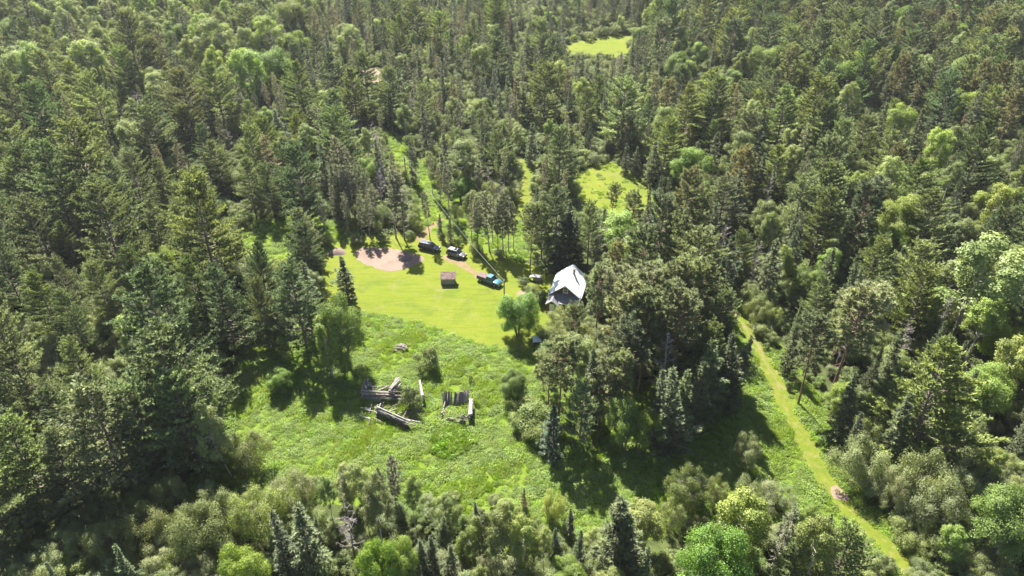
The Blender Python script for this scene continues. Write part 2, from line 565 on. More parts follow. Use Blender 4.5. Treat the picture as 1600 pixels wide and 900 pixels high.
def conifer(seed, H, Rad, zb, gap, per, prof, el0, el1, curve, dens, fan, s0, bl, bw, nb, spread, up, trunk_r, ball=0.0, dead=0, rag=.25):
    rng = np.random.default_rng(seed)
    F = Foliage(rng)
    lean = rng.normal(0, .012 * H, 2)
    axis = lambda z: np.array([lean[0] * (z / H) ** 2, lean[1] * (z / H) ** 2, z])
    zs = np.linspace(0, H * .985, 9)
    F.wood_tube([axis(z) for z in zs], [trunk_r * (1 - .93 * z / H) * (1.35 if z == 0 else 1) for z in zs], 7)
    z = zb
    lop = rng.uniform(0, 2 * PI, 3)
    while z < H * .985:
        t = (z - zb) / (H - zb)
        k = max(2, int(round(per * rng.uniform(.75, 1.2) * (1 if t < .85 else .7))))
        a0 = rng.uniform(0, 2 * PI)
        for j in range(k):
            az = a0 + 2 * PI * j / k + rng.normal(0, .25)
            asym = 1 + rag * .6 * math.sin(az + lop[0]) + rag * .5 * math.sin(2 * az + lop[1] + 5 * t) + rag * .4 * math.sin(9 * t + lop[2])
            L = max(.25, Rad * prof(t) * asym * rng.uniform(1 - rag * 1.3, 1 + rag * .6))
            el = el0 + (el1 - el0) * t + rng.normal(0, .09)
            zc = z + rng.normal(0, gap * .3)
            o = axis(min(max(zc, 0), H))
            out = np.array([math.cos(az), math.sin(az), 0])
            side = np.array([-math.sin(az), math.cos(az), 0])
            P = lambda s: o + out * (L * s[:, None] * math.cos(el)) + np.array([0, 0, 1.]) * (L * (s * math.sin(el) + curve * s ** 2))[:, None]
            sw = np.array([0, .5, .92])
            rr = .018 + .011 * L
            F.wood_tube(P(sw), [rr * 1.6, rr, rr * .4], 3)
            n = max(4, int(L * dens * rng.uniform(.8, 1.2)))
            s = s0 + (1 - s0) * rng.random(n) ** .75
            lat = rng.uniform(-1, 1, n) * fan * L * (1.05 - s) ** .6 * np.minimum(1, s * 2)
            c = P(s) + side * lat[:, None]
            c[:, 2] += rng.normal(0, .06 + .02 * L, n) + .25 * curve * np.abs(lat)
            if ball:
                c += rng.normal(0, ball, (n, 3))
            d = nrm(out * .8 + side * (np.sign(lat) * np.minimum(1, np.abs(lat) / max(.3, fan * L)) * .9)[:, None] + np.array([0, 0, up]))
            tint = np.clip(rng.normal(.42, .16) + (s - .6) * .35 + rng.normal(0, .12, n), 0, 1)  # needles paler towards tips: new growth, plus sunlit tips put into the colour
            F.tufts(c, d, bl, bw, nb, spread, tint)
        z += gap * rng.uniform(.75, 1.25) * (1 - .35 * t)
    # leader
    top = axis(H * .97)
    n = 10
    c = top + np.stack([rng.normal(0, .05, n), rng.normal(0, .05, n), rng.uniform(-.04 * H, .03 * H, n)], 1)
    F.tufts(c, np.tile([0, 0, 1.], (n, 1)) + rng.normal(0, .3, (n, 3)), bl, bw, nb, spread * .7, np.full(n, .5))
    # bare dead branches below the green crown
    for _ in range(dead):
        zc = rng.uniform(.12 * H, max(zb, .14 * H) + .12 * H)
        az = rng.uniform(0, 2 * PI)
        L = Rad * rng.uniform(.35, .85)
        o = axis(zc)
        out = np.array([math.cos(az), math.sin(az), rng.uniform(-.25, .15)])
        e = o + out * L
        F.wood_tube([o, o + out * L * .6 + rng.normal(0, .08, 3), e], [.035, .022, .008], 3)
        for _k in range(2):
            b0 = o + out * L * rng.uniform(.35, .8)
            F.wood_tube([b0, b0 + (out * .5 + rng.normal(0, .5, 3)) * L * .35], [.015, .006], 3)
    return F


def white_pine(seed, H, Rad, zb, prof, trunk_r, rag=.3):
    """whorled limbs that carry fans of upswept side twigs, each twig a plume of needle tufts"""
    rng = np.random.default_rng(seed)
    F = Foliage(rng)
    lean = rng.normal(0, .015 * H, 2)
    axis = lambda z: np.array([lean[0] * (z / H) ** 2, lean[1] * (z / H) ** 2, z])
    zs = np.linspace(0, H * .98, 9)
    F.wood_tube([axis(z) for z in zs], [trunk_r * (1 - .92 * z / H) for z in zs], 7)
    z = zb
    up3 = np.array([0, 0, 1.])
    lop = rng.uniform(0, 2 * PI, 3)
    while z < H * .97:
        t = (z - zb) / (H - zb)
        k = int(rng.integers(4, 6)) if t < .8 else 4
        a0 = rng.uniform(0, 2 * PI)
        for j in range(k):
            if rng.random() < .10:
                continue
            az = a0 + 2 * PI * j / k + rng.normal(0, .22)
            asym = 1 + rag * .5 * math.sin(az + lop[0]) + rag * .5 * math.sin(2 * az + lop[1] + 6 * t) + rag * .4 * math.sin(13 * t + lop[2])
            L = max(.6, Rad * prof(t) * asym * rng.uniform(.72, 1.12))
            el = .02 + .85 * t ** 1.3 + rng.normal(0, .08)
            o = axis(z + rng.normal(0, .12))
            out = np.array([math.cos(az), math.sin(az), 0])
            side = np.array([-math.sin(az), math.cos(az), 0])
            P = lambda s: o + out * (L * s * math.cos(el)) + up3 * (L * (s * math.sin(el) + .16 * s * s))
            rr = .02 + .012 * L
            F.wood_tube([P(0), P(.5), P(.95)], [rr * 1.5, rr, rr * .4], 3)
            nt = max(3, int(L * 1.75))
            bt = rng.normal(.40, .13)
            for q in range(nt + 1):
                s = .28 + .72 * (q / nt) ** .85
                sg = 1 if q % 2 else -1
                if q == nt:
                    d, tl = nrm(out + up3 * (.35 + el * .5)), .22 * L + .5
                else:
                    d = nrm(out * rng.uniform(.6, 1.0) + side * sg * rng.uniform(.6, 1.0) + up3 * (.22 + el * .5))
                    tl = (.38 * L * (1.12 - s) + .6) * rng.uniform(.7, 1.25)
                b = P(s)
                n = max(4, int(tl * 5.5))
                u = (np.arange(n) + rng.uniform(.2, .9, n)) / n
                c = b + d * (u * tl)[:, None] + up3 * (.2 * tl * u * u)[:, None] + rng.normal(0, 1, (n, 3)) * np.array([.10, .10, .045])
                dd = np.tile(nrm(d + up3 * .35), (n, 1))
                tint = np.clip(bt + rng.normal(0, .1) + .28 * (u - .4), 0, 1)  # each plume paler at its outer end, fresh growth with sunlight put into colour
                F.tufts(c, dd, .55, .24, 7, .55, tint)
        z += rng.uniform(.75, 1.25) * (1.35 - .5 * t)
    top = axis(H * .965)
    n = 12
    c = top + np.stack([rng.normal(0, .1, n), rng.normal(0, .1, n), rng.uniform(-.05 * H, .03 * H, n)], 1)
    F.tufts(c, np.tile([0, 0, 1.], (n, 1)) + rng.normal(0, .3, (n, 3)), .5, .11, 6, .4, np.full(n, .6))
    for _ in range(7):
        zc = rng.uniform(.1 * H, zb + .1 * H)
        az = rng.uniform(0, 2 * PI)
        e = axis(zc) + np.array([math.cos(az), math.sin(az), rng.uniform(-.15, .1)]) * Rad * rng.uniform(.3, .7)
        F.wood_tube([axis(zc), (axis(zc) + e) / 2, e], [.04, .025, .01], 3)
    return F


def broadleaf(seed, H, Rad, zb, lobes, sub, per, leaf, lw, trunk_r, squash=1.0, stems=1, lobe_r=.42, top=1.0, low=1.75):
    """limbs reaching to foliage lobes; leaves sit in small sprays spread through each lobe"""
    rng = np.random.default_rng(seed)
    F = Foliage(rng)
    ch = (H - zb) / 2
    cz = zb + ch
    st = []
    skew = rng.uniform(0, 6.28)
    for k in range(stems):
        a = rng.uniform(0, 2 * PI)
        off = np.array([math.cos(a), math.sin(a), 0]) * (.25 * Rad if stems > 1 else 0)
        base = off * rng.uniform(.3, 1)
        tip = off * 2 + np.array([rng.normal(0, .05) * H, rng.normal(0, .05) * H, zb + ch * 1.35])
        mid = (base + tip) / 2 + rng.normal(0, .02 * H, 3)
        F.wood_tube([base, mid * .5 + base * .5, mid, tip], [trunk_r * 1.3, trunk_r, trunk_r * .75, trunk_r * .25], 6)
        st.append((base, mid, tip))
    for i in range(lobes):
        # lobe centres on a slanted spiral so that they cover the crown unevenly
        u = (i + .5) / lobes
        ph = i * 2.399 + rng.normal(0, .35)
        zz = 1 - low * u
        rxy = math.sqrt(max(0 if low < 1.9 else .5, 1 - zz * zz)) * rng.uniform(.42, .98) * (1 + .28 * math.sin(ph + skew) + .2 * math.sin(2 * ph + skew * 3))
        lr = Rad * lobe_r * rng.uniform(.5, 1.3) * (1.0 if zz > -.3 else .85)
        c = np.array([math.cos(ph) * rxy * Rad, math.sin(ph) * rxy * Rad, cz + zz * (ch - lr * .8) * rng.uniform(.7, 1.12) * top])
        if zz < -.2:
            c[:2] *= 1.05
        b0, m0, t0 = st[i % stems]
        s = rng.uniform(.15, .8)
        j = m0 * (1 - s) + t0 * s
        F.wood_tube([j, (j + c) / 2 + np.array([0, 0, -.06 * H * rng.random()]), c], [trunk_r * .4, trunk_r * .25, trunk_r * .1], 4)
        n = max(6, int(sub * (lr / (Rad * lobe_r)) ** 2))
        d = nrm(rng.normal(0, 1, (n, 3)) + np.array([0, 0, .35]))
        rad = lr * rng.uniform(.6, 1.1, n) ** .7
        sc = c + d * rad[:, None] * np.array([1, 1, .82 * squash])
        lt = rng.normal(.45, .12)
        stint = np.clip(lt + rng.normal(0, .15, n), 0, 1)
        sc_r = np.repeat(sc, per, 0)
        spread = lr * .17 + .07
        pos = sc_r + rng.normal(0, spread, (n * per, 3)) * np.array([1, 1, .7])
        nor = nrm(np.repeat(d, per, 0) * .9 + np.array([0, 0, .65]) + rng.normal(0, .38, (n * per, 3)))
        F.leaves(pos, nor, leaf, lw, np.repeat(stint, per))
        for k in range(3):
            e = sc[rng.integers(0, n)]
            F.wood_tube([c * .7 + e * .3 if False else c, e], [trunk_r * .1, .008], 3)
    return F


def dead_tree(seed, H, Rad, zb, nbr, trunk_r):
    rng = np.random.default_rng(seed)
    F = Foliage(rng)
    lean = rng.normal(0, .03 * H, 2)
    ax = lambda z: np.array([lean[0] * (z / H) ** 2, lean[1] * (z / H) ** 2, z])
    zs = np.linspace(0, H, 7)
    F.wood_tube([ax(z) for z in zs], [trunk_r * (1 - .92 * z / H) for z in zs], 6)
    for _ in range(nbr):
        z = rng.uniform(zb, H * .96)
        t = (z - zb) / (H - zb)
        L = Rad * (1 - .65 * t) * rng.uniform(.45, 1.1)
        az = rng.uniform(0, 2 * PI)
        el = rng.uniform(.1, .9)
        o = ax(z)
        out = np.array([math.cos(az) * math.cos(el), math.sin(az) * math.cos(el), math.sin(el)])
        m = o + out * L * .5 + rng.normal(0, .06 * L, 3)
        e = o + out * L + rng.normal(0, .12 * L, 3)
        r0 = .03 + .012 * L
        F.wood_tube([o, m, e], [r0, r0 * .6, .012], 3)
        for _k in range(5):
            s = rng.uniform(.3, .95)
            b = o + (m - o) * min(1, s * 2) + (e - m) * max(0, s * 2 - 1)
            q = b + nrm(out + rng.normal(0, .6, 3)) * L * rng.uniform(.2, .45)
            F.wood_tube([b, (b + q) / 2 + rng.normal(0, .04 * L, 3), q], [r0 * .45, r0 * .3, .009], 3)
    return F


# profiles along the crown (0 = lowest branch, 1 = top)
p_wp = lambda t: (1 - t) ** .5 * min(1, .68 + 1.6 * t)
p_wp2 = lambda t: (1 - t) ** .66 * min(1, .8 + 1.2 * t)
p_sp = lambda t: (1 - t) ** .9 * min(1, .8 + t)
p_rp = lambda t: max(.12, math.sqrt(max(0, 1 - (1.5 * t - .5) ** 2 * .95)) if t > .33 else .65 + t)
p_jp = lambda t: (1 - t) ** .5 * min(1, .5 + 1.6 * t)

SPECIES = {}
PROTO = {}      # kind -> list of (trunk mesh, crown mesh or None, height, radius, joined mesh)


def register(kind, F, H, Rad, fol, bark):
    wv, wq = F.wood_arrays()
    tm = mesh_np(kind + "_trunk", wv, None, wq, np.zeros(len(wv)), [M[bark]])
    cm = None
    if F.tv or F.qv:
        cv, tri, quad, tint = F.crown_arrays()
        cm = mesh_np(kind + "_crown", cv, tri, quad, tint, [M[fol]])
        jm = mesh_np(kind + "_joined", np.concatenate([cv, wv]), tri, np.concatenate([quad, wq + len(cv)]), np.concatenate([tint, np.zeros(len(wv))]),
                     [M[fol], M[bark]], np.zeros(len(tri), int), np.concatenate([np.zeros(len(quad), int), np.ones(len(wq), int)]))
    else:
        jm = tm
    PROTO.setdefault(kind, []).append((tm, cm, H, Rad, jm))


for i in range(6):
    H = (23, 21, 24, 19, 22, 20)[i]
    register("white_pine", white_pine(100 + i, H, H * (.30, .33, .26, .34, .28, .31)[i], H * (.07, .11, .2, .05, .15, .09)[i], p_wp if i % 2 else p_wp2, .3), H, H * .30, "needle_white_pine", "bark")
for i in range(4):
    H = (22, 20, 23, 19)[i]
    register("red_pine", conifer(200 + i, H, H * (.16, .18, .15, .19)[i], H * (.42, .36, .5, .3)[i], .8, 5, p_rp, .0, .8, .2,
                                 9, .3, .5, .5, .15, 9, .75, .5, .22, ball=.12, dead=9, rag=.32), H, H * .17, "needle_red_pine", "bark_red")
for i in range(5):
    H = (18, 17, 19, 16, 18)[i]
    register("jack_pine", conifer(300 + i, H, H * (.105, .12, .095, .13, .11)[i], H * (.35, .28, .42, .3, .5)[i], .62, 4.6, p_jp, -.1, .55, .1,
                                  10, .3, .35, .45, .13, 6, .6, .35, .15, dead=26, rag=.36), H, H * .12, "needle_jack_pine", "bark_grey")
for i in range(5):
    H = (15, 13, 16, 11, 14)[i]
    register("spruce_tree", conifer(400 + i, H, H * (.17, .19, .14, .21, .165)[i], H * (.05, .04, .08, .03, .05)[i], .56, 6, p_sp, -.2, .5, .05,
                                    10, .3, .22, .42, .14, 5, .55, .15, .15, rag=.48), H, H * .16, "needle_spruce", "bark")
for i in range(5):
    H = (16, 15, 17, 14, 12)[i]
    register("aspen_tree", broadleaf(500 + i, H, H * (.19, .22, .18, .24, .25)[i], H * (.3, .25, .36, .2, .12)[i], (25, 27, 24, 28, 28)[i], 34, 18, .24, .17, .14, 1.35,
                                     (1, 1, 1, 2, 3)[i], .27, low=1.75 if i < 4 else 1.98), H, H * .22, "leaf_aspen", "bark_pale")
for i in range(4):
    H = (14, 12, 15, 10)[i]
    register("maple_tree", broadleaf(600 + i, H, H * (.33, .38, .3, .45)[i], H * (.16, .12, .2, .06)[i], (32, 30, 33, 32)[i], 44, 26, .225, .165, .2, 1.0, (1, 2, 1, 3)[i], .29, low=1.75 if i < 3 else 1.98),
             H, H * .36, "leaf_maple", "bark")
for i in range(5):
    H = (4.2, 3.6, 4.8, 3.2, 5.5)[i]
    register("willow_shrub", broadleaf(700 + i, H, H * (.62, .75, .55, .8, .5)[i], H * .05, (26, 28, 26, 30, 26)[i], 30, 24, .125, .07, .05, 1.2, 7, .25, low=1.95), H, H * .65, "leaf_willow", "bark")
for i in range(4):
    H = (14, 11, 7, 5)[i]
    register("dead_tree", dead_tree(800 + i, H, H * (.16, .2, .42, .5)[i], H * (.2, .25, .15, .1)[i], (46, 40, 44, 40)[i], (.16, .14, .12, .09)[i]), H, H * .22, None, "dead_wood")
for i in range(2):
    H = (3.0, 2.4)[i]
    register("small_bush", broadleaf(900 + i, H, H * .62, H * .02, 16, 30, 16, .14, .09, .04, 1.0, 4, .34, low=1.95), H, H * .6, "leaf_under", "bark")

# ------------------------------------------------------------------ where the land lies open
CLEAR = [
    [(530, 398), (560, 386), (640, 380), (690, 372), (740, 398), (800, 420), (850, 436), (856, 490), (845, 520), (822, 548), (740, 533), (690, 512), (620, 494), (560, 485), (548, 440)],
    [(565, 490), (690, 516), (822, 550), (832, 600), (842, 690), (870, 760), (920, 795), (1000, 775), (1060, 745), (1180, 735), (1190, 700), (1150, 640), (1148, 560), (1128, 480),
     (1160, 495), (1200, 580), (1262, 680), (1312, 762), (1362, 815), (1348, 822), (1290, 780), (1230, 762), (1180, 752), (1100, 768), (1000, 790), (900, 815), (820, 775), (700, 760),
     (560, 722), (440, 745), (362, 752), (395, 690), (385, 600), (420, 565), (545, 560)],
    [(612, 222), (632, 236), (650, 285), (690, 328), (700, 370), (655, 376), (655, 345), (638, 290), (608, 240)],
    [(812, 252), (838, 258), (840, 282), (824, 324), (804, 324), (816, 290)],
    [(905, 268), (960, 260), (1005, 282), (1022, 306), (990, 302), (945, 296), (920, 312), (908, 300)],
    [(888, 72), (985, 58), (990, 68), (935, 87), (892, 87)],
    [(565, 110), (590, 108), (592, 130), (568, 136)],
    [(378, 352), (452, 342), (462, 400), (400, 402), (382, 398)],
    [(1136, 468), (1165, 500), (1200, 552), (1238, 620), (1275, 690), (1310, 750), (1366, 815), (1430, 880), (1405, 880), (1350, 826), (1290, 775), (1240, 690), (1212, 640), (1180, 560), (1148, 500)],
    [(850, 705), (905, 722), (1000, 715), (1060, 700), (1140, 650), (1192, 700), (1188, 738), (1060, 748), (920, 798)],
    [(735, 350), (840, 350), (850, 395), (790, 400), (740, 392)],
]
MW, MH = 1000, 620
gx, gy = np.meshgrid((np.arange(MW) + .5) * 2 - 200, (np.arange(MH) + .5) * 2 - 120)


def poly_mask(poly):
    inside = np.zeros(gx.shape, bool)
    for (x0, y0), (x1, y1) in zip(poly, poly[1:] + poly[:1]):
        if y0 == y1:
            continue
        c = ((y0 > gy) != (y1 > gy)) & (gx < (x1 - x0) * (gy - y0) / (y1 - y0) + x0)
        inside ^= c
    return inside


MASK = np.zeros(gx.shape, bool)
for k, p in enumerate(CLEAR[:10]):
    MASK |= poly_mask(p)
BASEMASK = MASK.copy()
for p in (CLEAR[10], LAWN, RPATH, UPATH, SAND, UMEAD, FARM, FARS):
    BASEMASK |= poly_mask(p)
HOUSE_MASK = poly_mask([(835, 405), (925, 400), (930, 440), (905, 500), (850, 495), (826, 445)]) | poly_mask([(640, 365), (735, 385), (800, 430), (830, 425), (850, 445), (640, 460)])
SIGHT = MASK | HOUSE_MASK


def in_mask(mask, x, y):
    i, j = int((x + 200) / 2), int((y + 120) / 2)
    return 0 <= i < MW and 0 <= j < MH and bool(mask[j, i])


LIT = np.zeros(gx.shape, bool)
for p in CLEAR[2:7]:
    LIT |= poly_mask(p)
LIT |= poly_mask([(600, 388), (640, 395), (640, 420), (600, 422)]) | poly_mask([(530, 420), (760, 425), (850, 470), (820, 540), (560, 480)])
SHX, SHY = math.sin(SUN_AZ) / math.tan(SUN_EL), -math.cos(SUN_AZ) / math.tan(SUN_EL)


def hides_clearing(X, Y, h, r, low=.12):
    for f in (.35, .65, .95):
        if in_mask(LIT, *pj((X + SHX * h * f, Y + SHY * h * f, 0))):
            return True
    for f, w in ((low, .5), (.35, .85), (.55, .7), (.75, .45), (.97, 0.0)):
        for s in (-1, 1):
            x, y = pj((X + s * w * r, Y, h * f))
            if in_mask(SIGHT, x, y):
                return True
    return False


# ------------------------------------------------------------------ the trees one by one (kind, foot x, foot y, top y, width factor, colour)
DULL, BRIGHT, YELLOW, DEEP = (0.93, 0.91, 0.82), (1.08, 1.13, .88), (1.2, 1.18, .76), (.75, .85, .95)
PLACED = [
    # left stand of white pines
    ("white_pine", 40, 490, 357), ("white_pine", 90, 425, 305), ("white_pine", 118, 418, 347), ("white_pine", 208, 392, 298), ("white_pine", 258, 398, 313),
    ("white_pine", 305, 376, 285), ("white_pine", 348, 390, 312), ("white_pine", 482, 348, 226, 1.0, DEEP, 1), ("white_pine", 226, 475, 385), ("white_pine", 120, 485, 400),
    ("white_pine", 178, 505, 412), ("white_pine", 283, 545, 402, .95), ("white_pine", 330, 525, 400, .8), ("white_pine", 370, 548, 416, .85, DEEP), ("white_pine", 424, 505, 380, .75, DEEP),
    ("white_pine", 484, 438, 350, .92, DEEP, 1), ("white_pine", 480, 545, 408, 1.0, DEEP, 4), ("white_pine", 140, 555, 453), ("white_pine", 60, 645, 495), ("white_pine", 160, 645, 530),
    ("white_pine", 292, 690, 517, 1.15), ("white_pine", 200, 760, 590, 1.1), ("white_pine", 75, 790, 652, 1.1), ("white_pine", 320, 735, 590, .9), ("white_pine", 30, 700, 580),
    ("white_pine", 130, 720, 600), ("white_pine", 250, 740, 600), ("white_pine", 428, 548, 440, .6), ("white_pine", 20, 860, 720),
    ("white_pine", 130, 800, 680), ("white_pine", 430, 340, 255), ("white_pine", 400, 335, 245), ("white_pine", 330, 350, 265), ("white_pine", 270, 340, 250), ("white_pine", 225, 330, 235),
    ("spruce_tree", 132, 462, 418, 1, (1.3, 1.4, 1.5)), ("spruce_tree", 545, 470, 402, 1.35), ("spruce_tree", 443, 255, 172, 1.3, DEEP), ("aspen_tree", 223, 570, 488, 1, BRIGHT),
    ("maple_tree", 260, 430, 390, 1, YELLOW), ("maple_tree", 443, 612, 580, 1, BRIGHT), ("maple_tree", 540, 572, 466, .55, (1, 1.05, .95), 3), ("aspen_tree", 522, 585, 490, .8, BRIGHT, 4),
    ("dead_tree", 180, 410, 335), ("dead_tree", 20, 535, 466, 1.3), ("dead_tree", 228, 205, 140, 1.6, None), ("aspen_tree", 362, 745, 630, .7), ("willow_shrub", 388, 732, 684), ("willow_shrub", 75, 640, 606),
    # pines and spruces round the top of the lawn
    ("jack_pine", 527, 322, 238), ("jack_pine", 540, 328, 214), ("jack_pine", 553, 330, 222), ("jack_pine", 564, 335, 248), ("jack_pine", 548, 346, 258), ("jack_pine", 575, 338, 262),
    ("jack_pine", 566, 372, 308), ("jack_pine", 578, 370, 305), ("jack_pine", 588, 362, 290), ("jack_pine", 545, 368, 300), ("jack_pine", 530, 356, 290),
    ("jack_pine", 619, 372, 264, 1.2), ("jack_pine", 632, 374, 270, 1.2), ("jack_pine", 672, 374, 298), ("spruce_tree", 689, 370, 334), ("spruce_tree", 704, 382, 340),
    ("jack_pine", 747, 389, 305), ("jack_pine", 765, 394, 302), ("jack_pine", 778, 392, 310), ("jack_pine", 786, 394, 302), ("jack_pine", 795, 394, 305), ("jack_pine", 803, 392, 314), ("jack_pine", 770, 380, 306),
    ("spruce_tree", 597, 297, 217), ("spruce_tree", 646, 288, 222), ("spruce_tree", 698, 262, 211, 1.2), ("spruce_tree", 714, 284, 217, 1.3, (1.2, 1.3, 1.3)), ("spruce_tree", 760, 272, 213),
    ("spruce_tree", 828, 258, 192, 1.1), ("spruce_tree", 695, 292, 240, 1.2), ("jack_pine", 615, 292, 238), ("jack_pine", 676, 304, 238), ("jack_pine", 750, 315, 250, 1.3), ("white_pine", 780, 285, 205),
    ("maple_tree", 723, 316, 278, 1, BRIGHT), ("maple_tree", 583, 296, 248, 1, BRIGHT), ("willow_shrub", 714, 347, 318), ("willow_shrub", 793, 318, 290), ("willow_shrub", 692, 377, 362, .8),
    ("willow_shrub", 742, 392, 370, .8, BRIGHT), ("willow_shrub", 600, 350, 322), ("willow_shrub", 648, 340, 318), ("willow_shrub", 590, 366, 344), ("willow_shrub", 655, 362, 345),
    ("willow_shrub", 742, 400, 380), ("small_bush", 716, 383, 370, .8, BRIGHT), ("small_bush", 640, 372, 360), ("small_bush", 556, 380, 366), ("small_bush", 780, 402, 390), ("small_bush", 600, 378, 366),
    # behind and round the house
    ("white_pine", 872, 302, 203, 1.0), ("white_pine", 868, 402, 288, 1.0), ("spruce_tree", 836, 372, 293), ("red_pine", 828, 428, 322, 1.0), ("spruce_tree", 882, 418, 328, 1.4, DEEP), ("spruce_tree", 900, 408, 340, 1.2, DEEP),
    ("white_pine", 846, 405, 318, .8), ("white_pine", 918, 412, 314, .8), ("dead_tree", 935, 422, 345, 1.2), ("aspen_tree", 968, 415, 332, 1.3, BRIGHT), ("dead_tree", 1012, 405, 328, 1.3), ("red_pine", 985, 378, 300),
    ("red_pine", 955, 348, 288), ("spruce_tree", 976, 272, 224), ("spruce_tree", 992, 275, 228), ("spruce_tree", 1015, 288, 221, 1.3), ("spruce_tree", 1028, 317, 274), ("spruce_tree", 1038, 324, 280),
    ("spruce_tree", 1080, 292, 222, 1.5), ("white_pine", 1107, 255, 188), ("white_pine", 1075, 362, 277, 1.2), ("white_pine", 1120, 368, 279, 1.2), ("aspen_tree", 1062, 424, 350), ("jack_pine", 1098, 428, 354, 1.5),
    ("white_pine", 1148, 432, 362), ("spruce_tree", 1163, 415, 364), ("spruce_tree", 1172, 424, 372), ("aspen_tree", 1195, 412, 332, .9), ("white_pine", 1270, 392, 250, 1.1), ("white_pine", 1235, 372, 275),
    # tall cluster in front of the house
    ("red_pine", 930, 530, 416, 1.1), ("red_pine", 963, 548, 420, 1.1), ("aspen_tree", 985, 450, 370, 1.2, BRIGHT), ("spruce_tree", 988, 455, 394), ("aspen_tree", 1013, 475, 402, 1.2, BRIGHT),
    ("red_pine", 1005, 572, 420, 1.1), ("red_pine", 1028, 582, 418), ("red_pine", 1052, 568, 404, 1.1), ("red_pine", 1074, 562, 414), ("red_pine", 975, 592, 440, 1.1), ("red_pine", 998, 612, 455, 1.1),
    ("white_pine", 1100, 585, 448), ("spruce_tree", 1115, 500, 404, 1.1), ("spruce_tree", 1123, 592, 494), ("spruce_tree", 1143, 622, 523), ("red_pine", 872, 664, 526, 1.2), ("red_pine", 856, 646, 548),
    ("red_pine", 895, 575, 474, .8), ("aspen_tree", 900, 622, 528, 1.1), ("spruce_tree", 920, 655, 544), ("spruce_tree", 863, 715, 634, 1.25, DEEP), ("white_pine", 905, 692, 600, .8), ("dead_tree", 1030, 640, 512, 1.4),
    ("spruce_tree", 1022, 692, 577), ("spruce_tree", 1036, 708, 573), ("spruce_tree", 1053, 692, 579), ("spruce_tree", 1078, 678, 566), ("spruce_tree", 1120, 642, 518), ("spruce_tree", 1093, 662, 535),
    ("maple_tree", 970, 705, 622, .7), ("maple_tree", 1000, 708, 640, .7), ("red_pine", 960, 672, 556), ("red_pine", 935, 668, 560), ("white_pine", 1098, 625, 512), ("willow_shrub", 1165, 732, 684, 1), ("red_pine", 1045, 620, 455),
    ("maple_tree", 805, 628, 582, .75, (.75, .85, .8)), ("maple_tree", 811, 524, 462, .85, (.78, .9, .6), 3), ("small_bush", 670, 577, 545, .7), ("aspen_tree", 738, 618, 585, .6), ("small_bush", 643, 636, 606, .62, (1.1, 1.05, 1.3)),
    ("small_bush", 822, 650, 622, 1.1, YELLOW), ("small_bush", 838, 668, 636, 1.1, BRIGHT), ("small_bush", 812, 668, 645, 1.0, YELLOW), ("small_bush", 842, 690, 662, 1.1, BRIGHT),
    ("small_bush", 830, 462, 446, 1.0, (.9, .9, .8)), ("small_bush", 842, 472, 455, 1.0, (.9, .9, .8)), ("small_bush", 818, 446, 433, 1.0), ("small_bush", 852, 560, 540, 1.2),
    # right-hand woods
    ("maple_tree", 1388, 404, 307, 1.0, YELLOW), ("aspen_tree", 1540, 375, 284, 1, YELLOW), ("aspen_tree", 1500, 525, 368, 1.3), ("aspen_tree", 1505, 565, 462, 1.2, BRIGHT), ("red_pine", 1302, 605, 448, 1.4),
    ("white_pine", 1408, 485, 384, 1.2), ("spruce_tree", 1280, 474, 388), ("spruce_tree", 1327, 485, 418), ("spruce_tree", 1440, 595, 502), ("spruce_tree", 1383, 605, 516), ("spruce_tree", 1475, 615, 532),
    ("spruce_tree", 1350, 615, 545), ("spruce_tree", 1470, 375, 325), ("spruce_tree", 1488, 375, 317), ("spruce_tree", 1545, 405, 334), ("spruce_tree", 1556, 412, 345), ("spruce_tree", 1228, 405, 330),
    ("spruce_tree", 1322, 375, 314), ("dead_tree", 1455, 545, 458), ("dead_tree", 1400, 560, 492, 1.2), ("maple_tree", 1560, 575, 518, .9, BRIGHT), ("maple_tree", 1515, 645, 572, .8, YELLOW), ("willow_shrub", 1185, 505, 470),
    ("willow_shrub", 1210, 512, 478), ("willow_shrub", 1178, 490, 452), ("small_bush", 1190, 524, 506, 1.2, DULL), ("small_bush", 1205, 536, 520, 1.0, DULL), ("white_pine", 1345, 470, 372), ("maple_tree", 1430, 515, 440, .9, BRIGHT),
    ("maple_tree", 1490, 160, 85, 1.2, BRIGHT), ("maple_tree", 1300, 545, 480, .6, BRIGHT), ("maple_tree", 1250, 475, 418, .7, BRIGHT), ("aspen_tree", 1590, 480, 400), ("small_bush", 1232, 608, 596, .7, DULL), ("small_bush", 1196, 546, 536, .7, DULL),
    # bottom of the picture
    ("jack_pine", 620, 800, 712, .9), ("aspen_tree", 570, 805, 722, .65, DULL), ("spruce_tree", 744, 820, 784, 1.3), ("spruce_tree", 819, 798, 762, .8, (1.5, 1.2, 1)), ("spruce_tree", 890, 842, 796), ("spruce_tree", 900, 908, 834),
    ("spruce_tree", 955, 905, 777, 1.2), ("spruce_tree", 969, 918, 815, 1.1), ("spruce_tree", 1002, 935, 856, 1.1), ("spruce_tree", 697, 862, 807), ("spruce_tree", 679, 905, 833), ("spruce_tree", 662, 905, 840),
    ("spruce_tree", 620, 905, 850), ("spruce_tree", 708, 925, 850), ("aspen_tree", 780, 905, 790, .75, DULL), ("aspen_tree", 815, 900, 800, .6, DULL), ("jack_pine", 760, 890, 800, .9), ("aspen_tree", 735, 895, 808, .65, DULL), ("aspen_tree", 850, 905, 830, .7, DULL), ("maple_tree", 597, 935, 850, .5, BRIGHT),
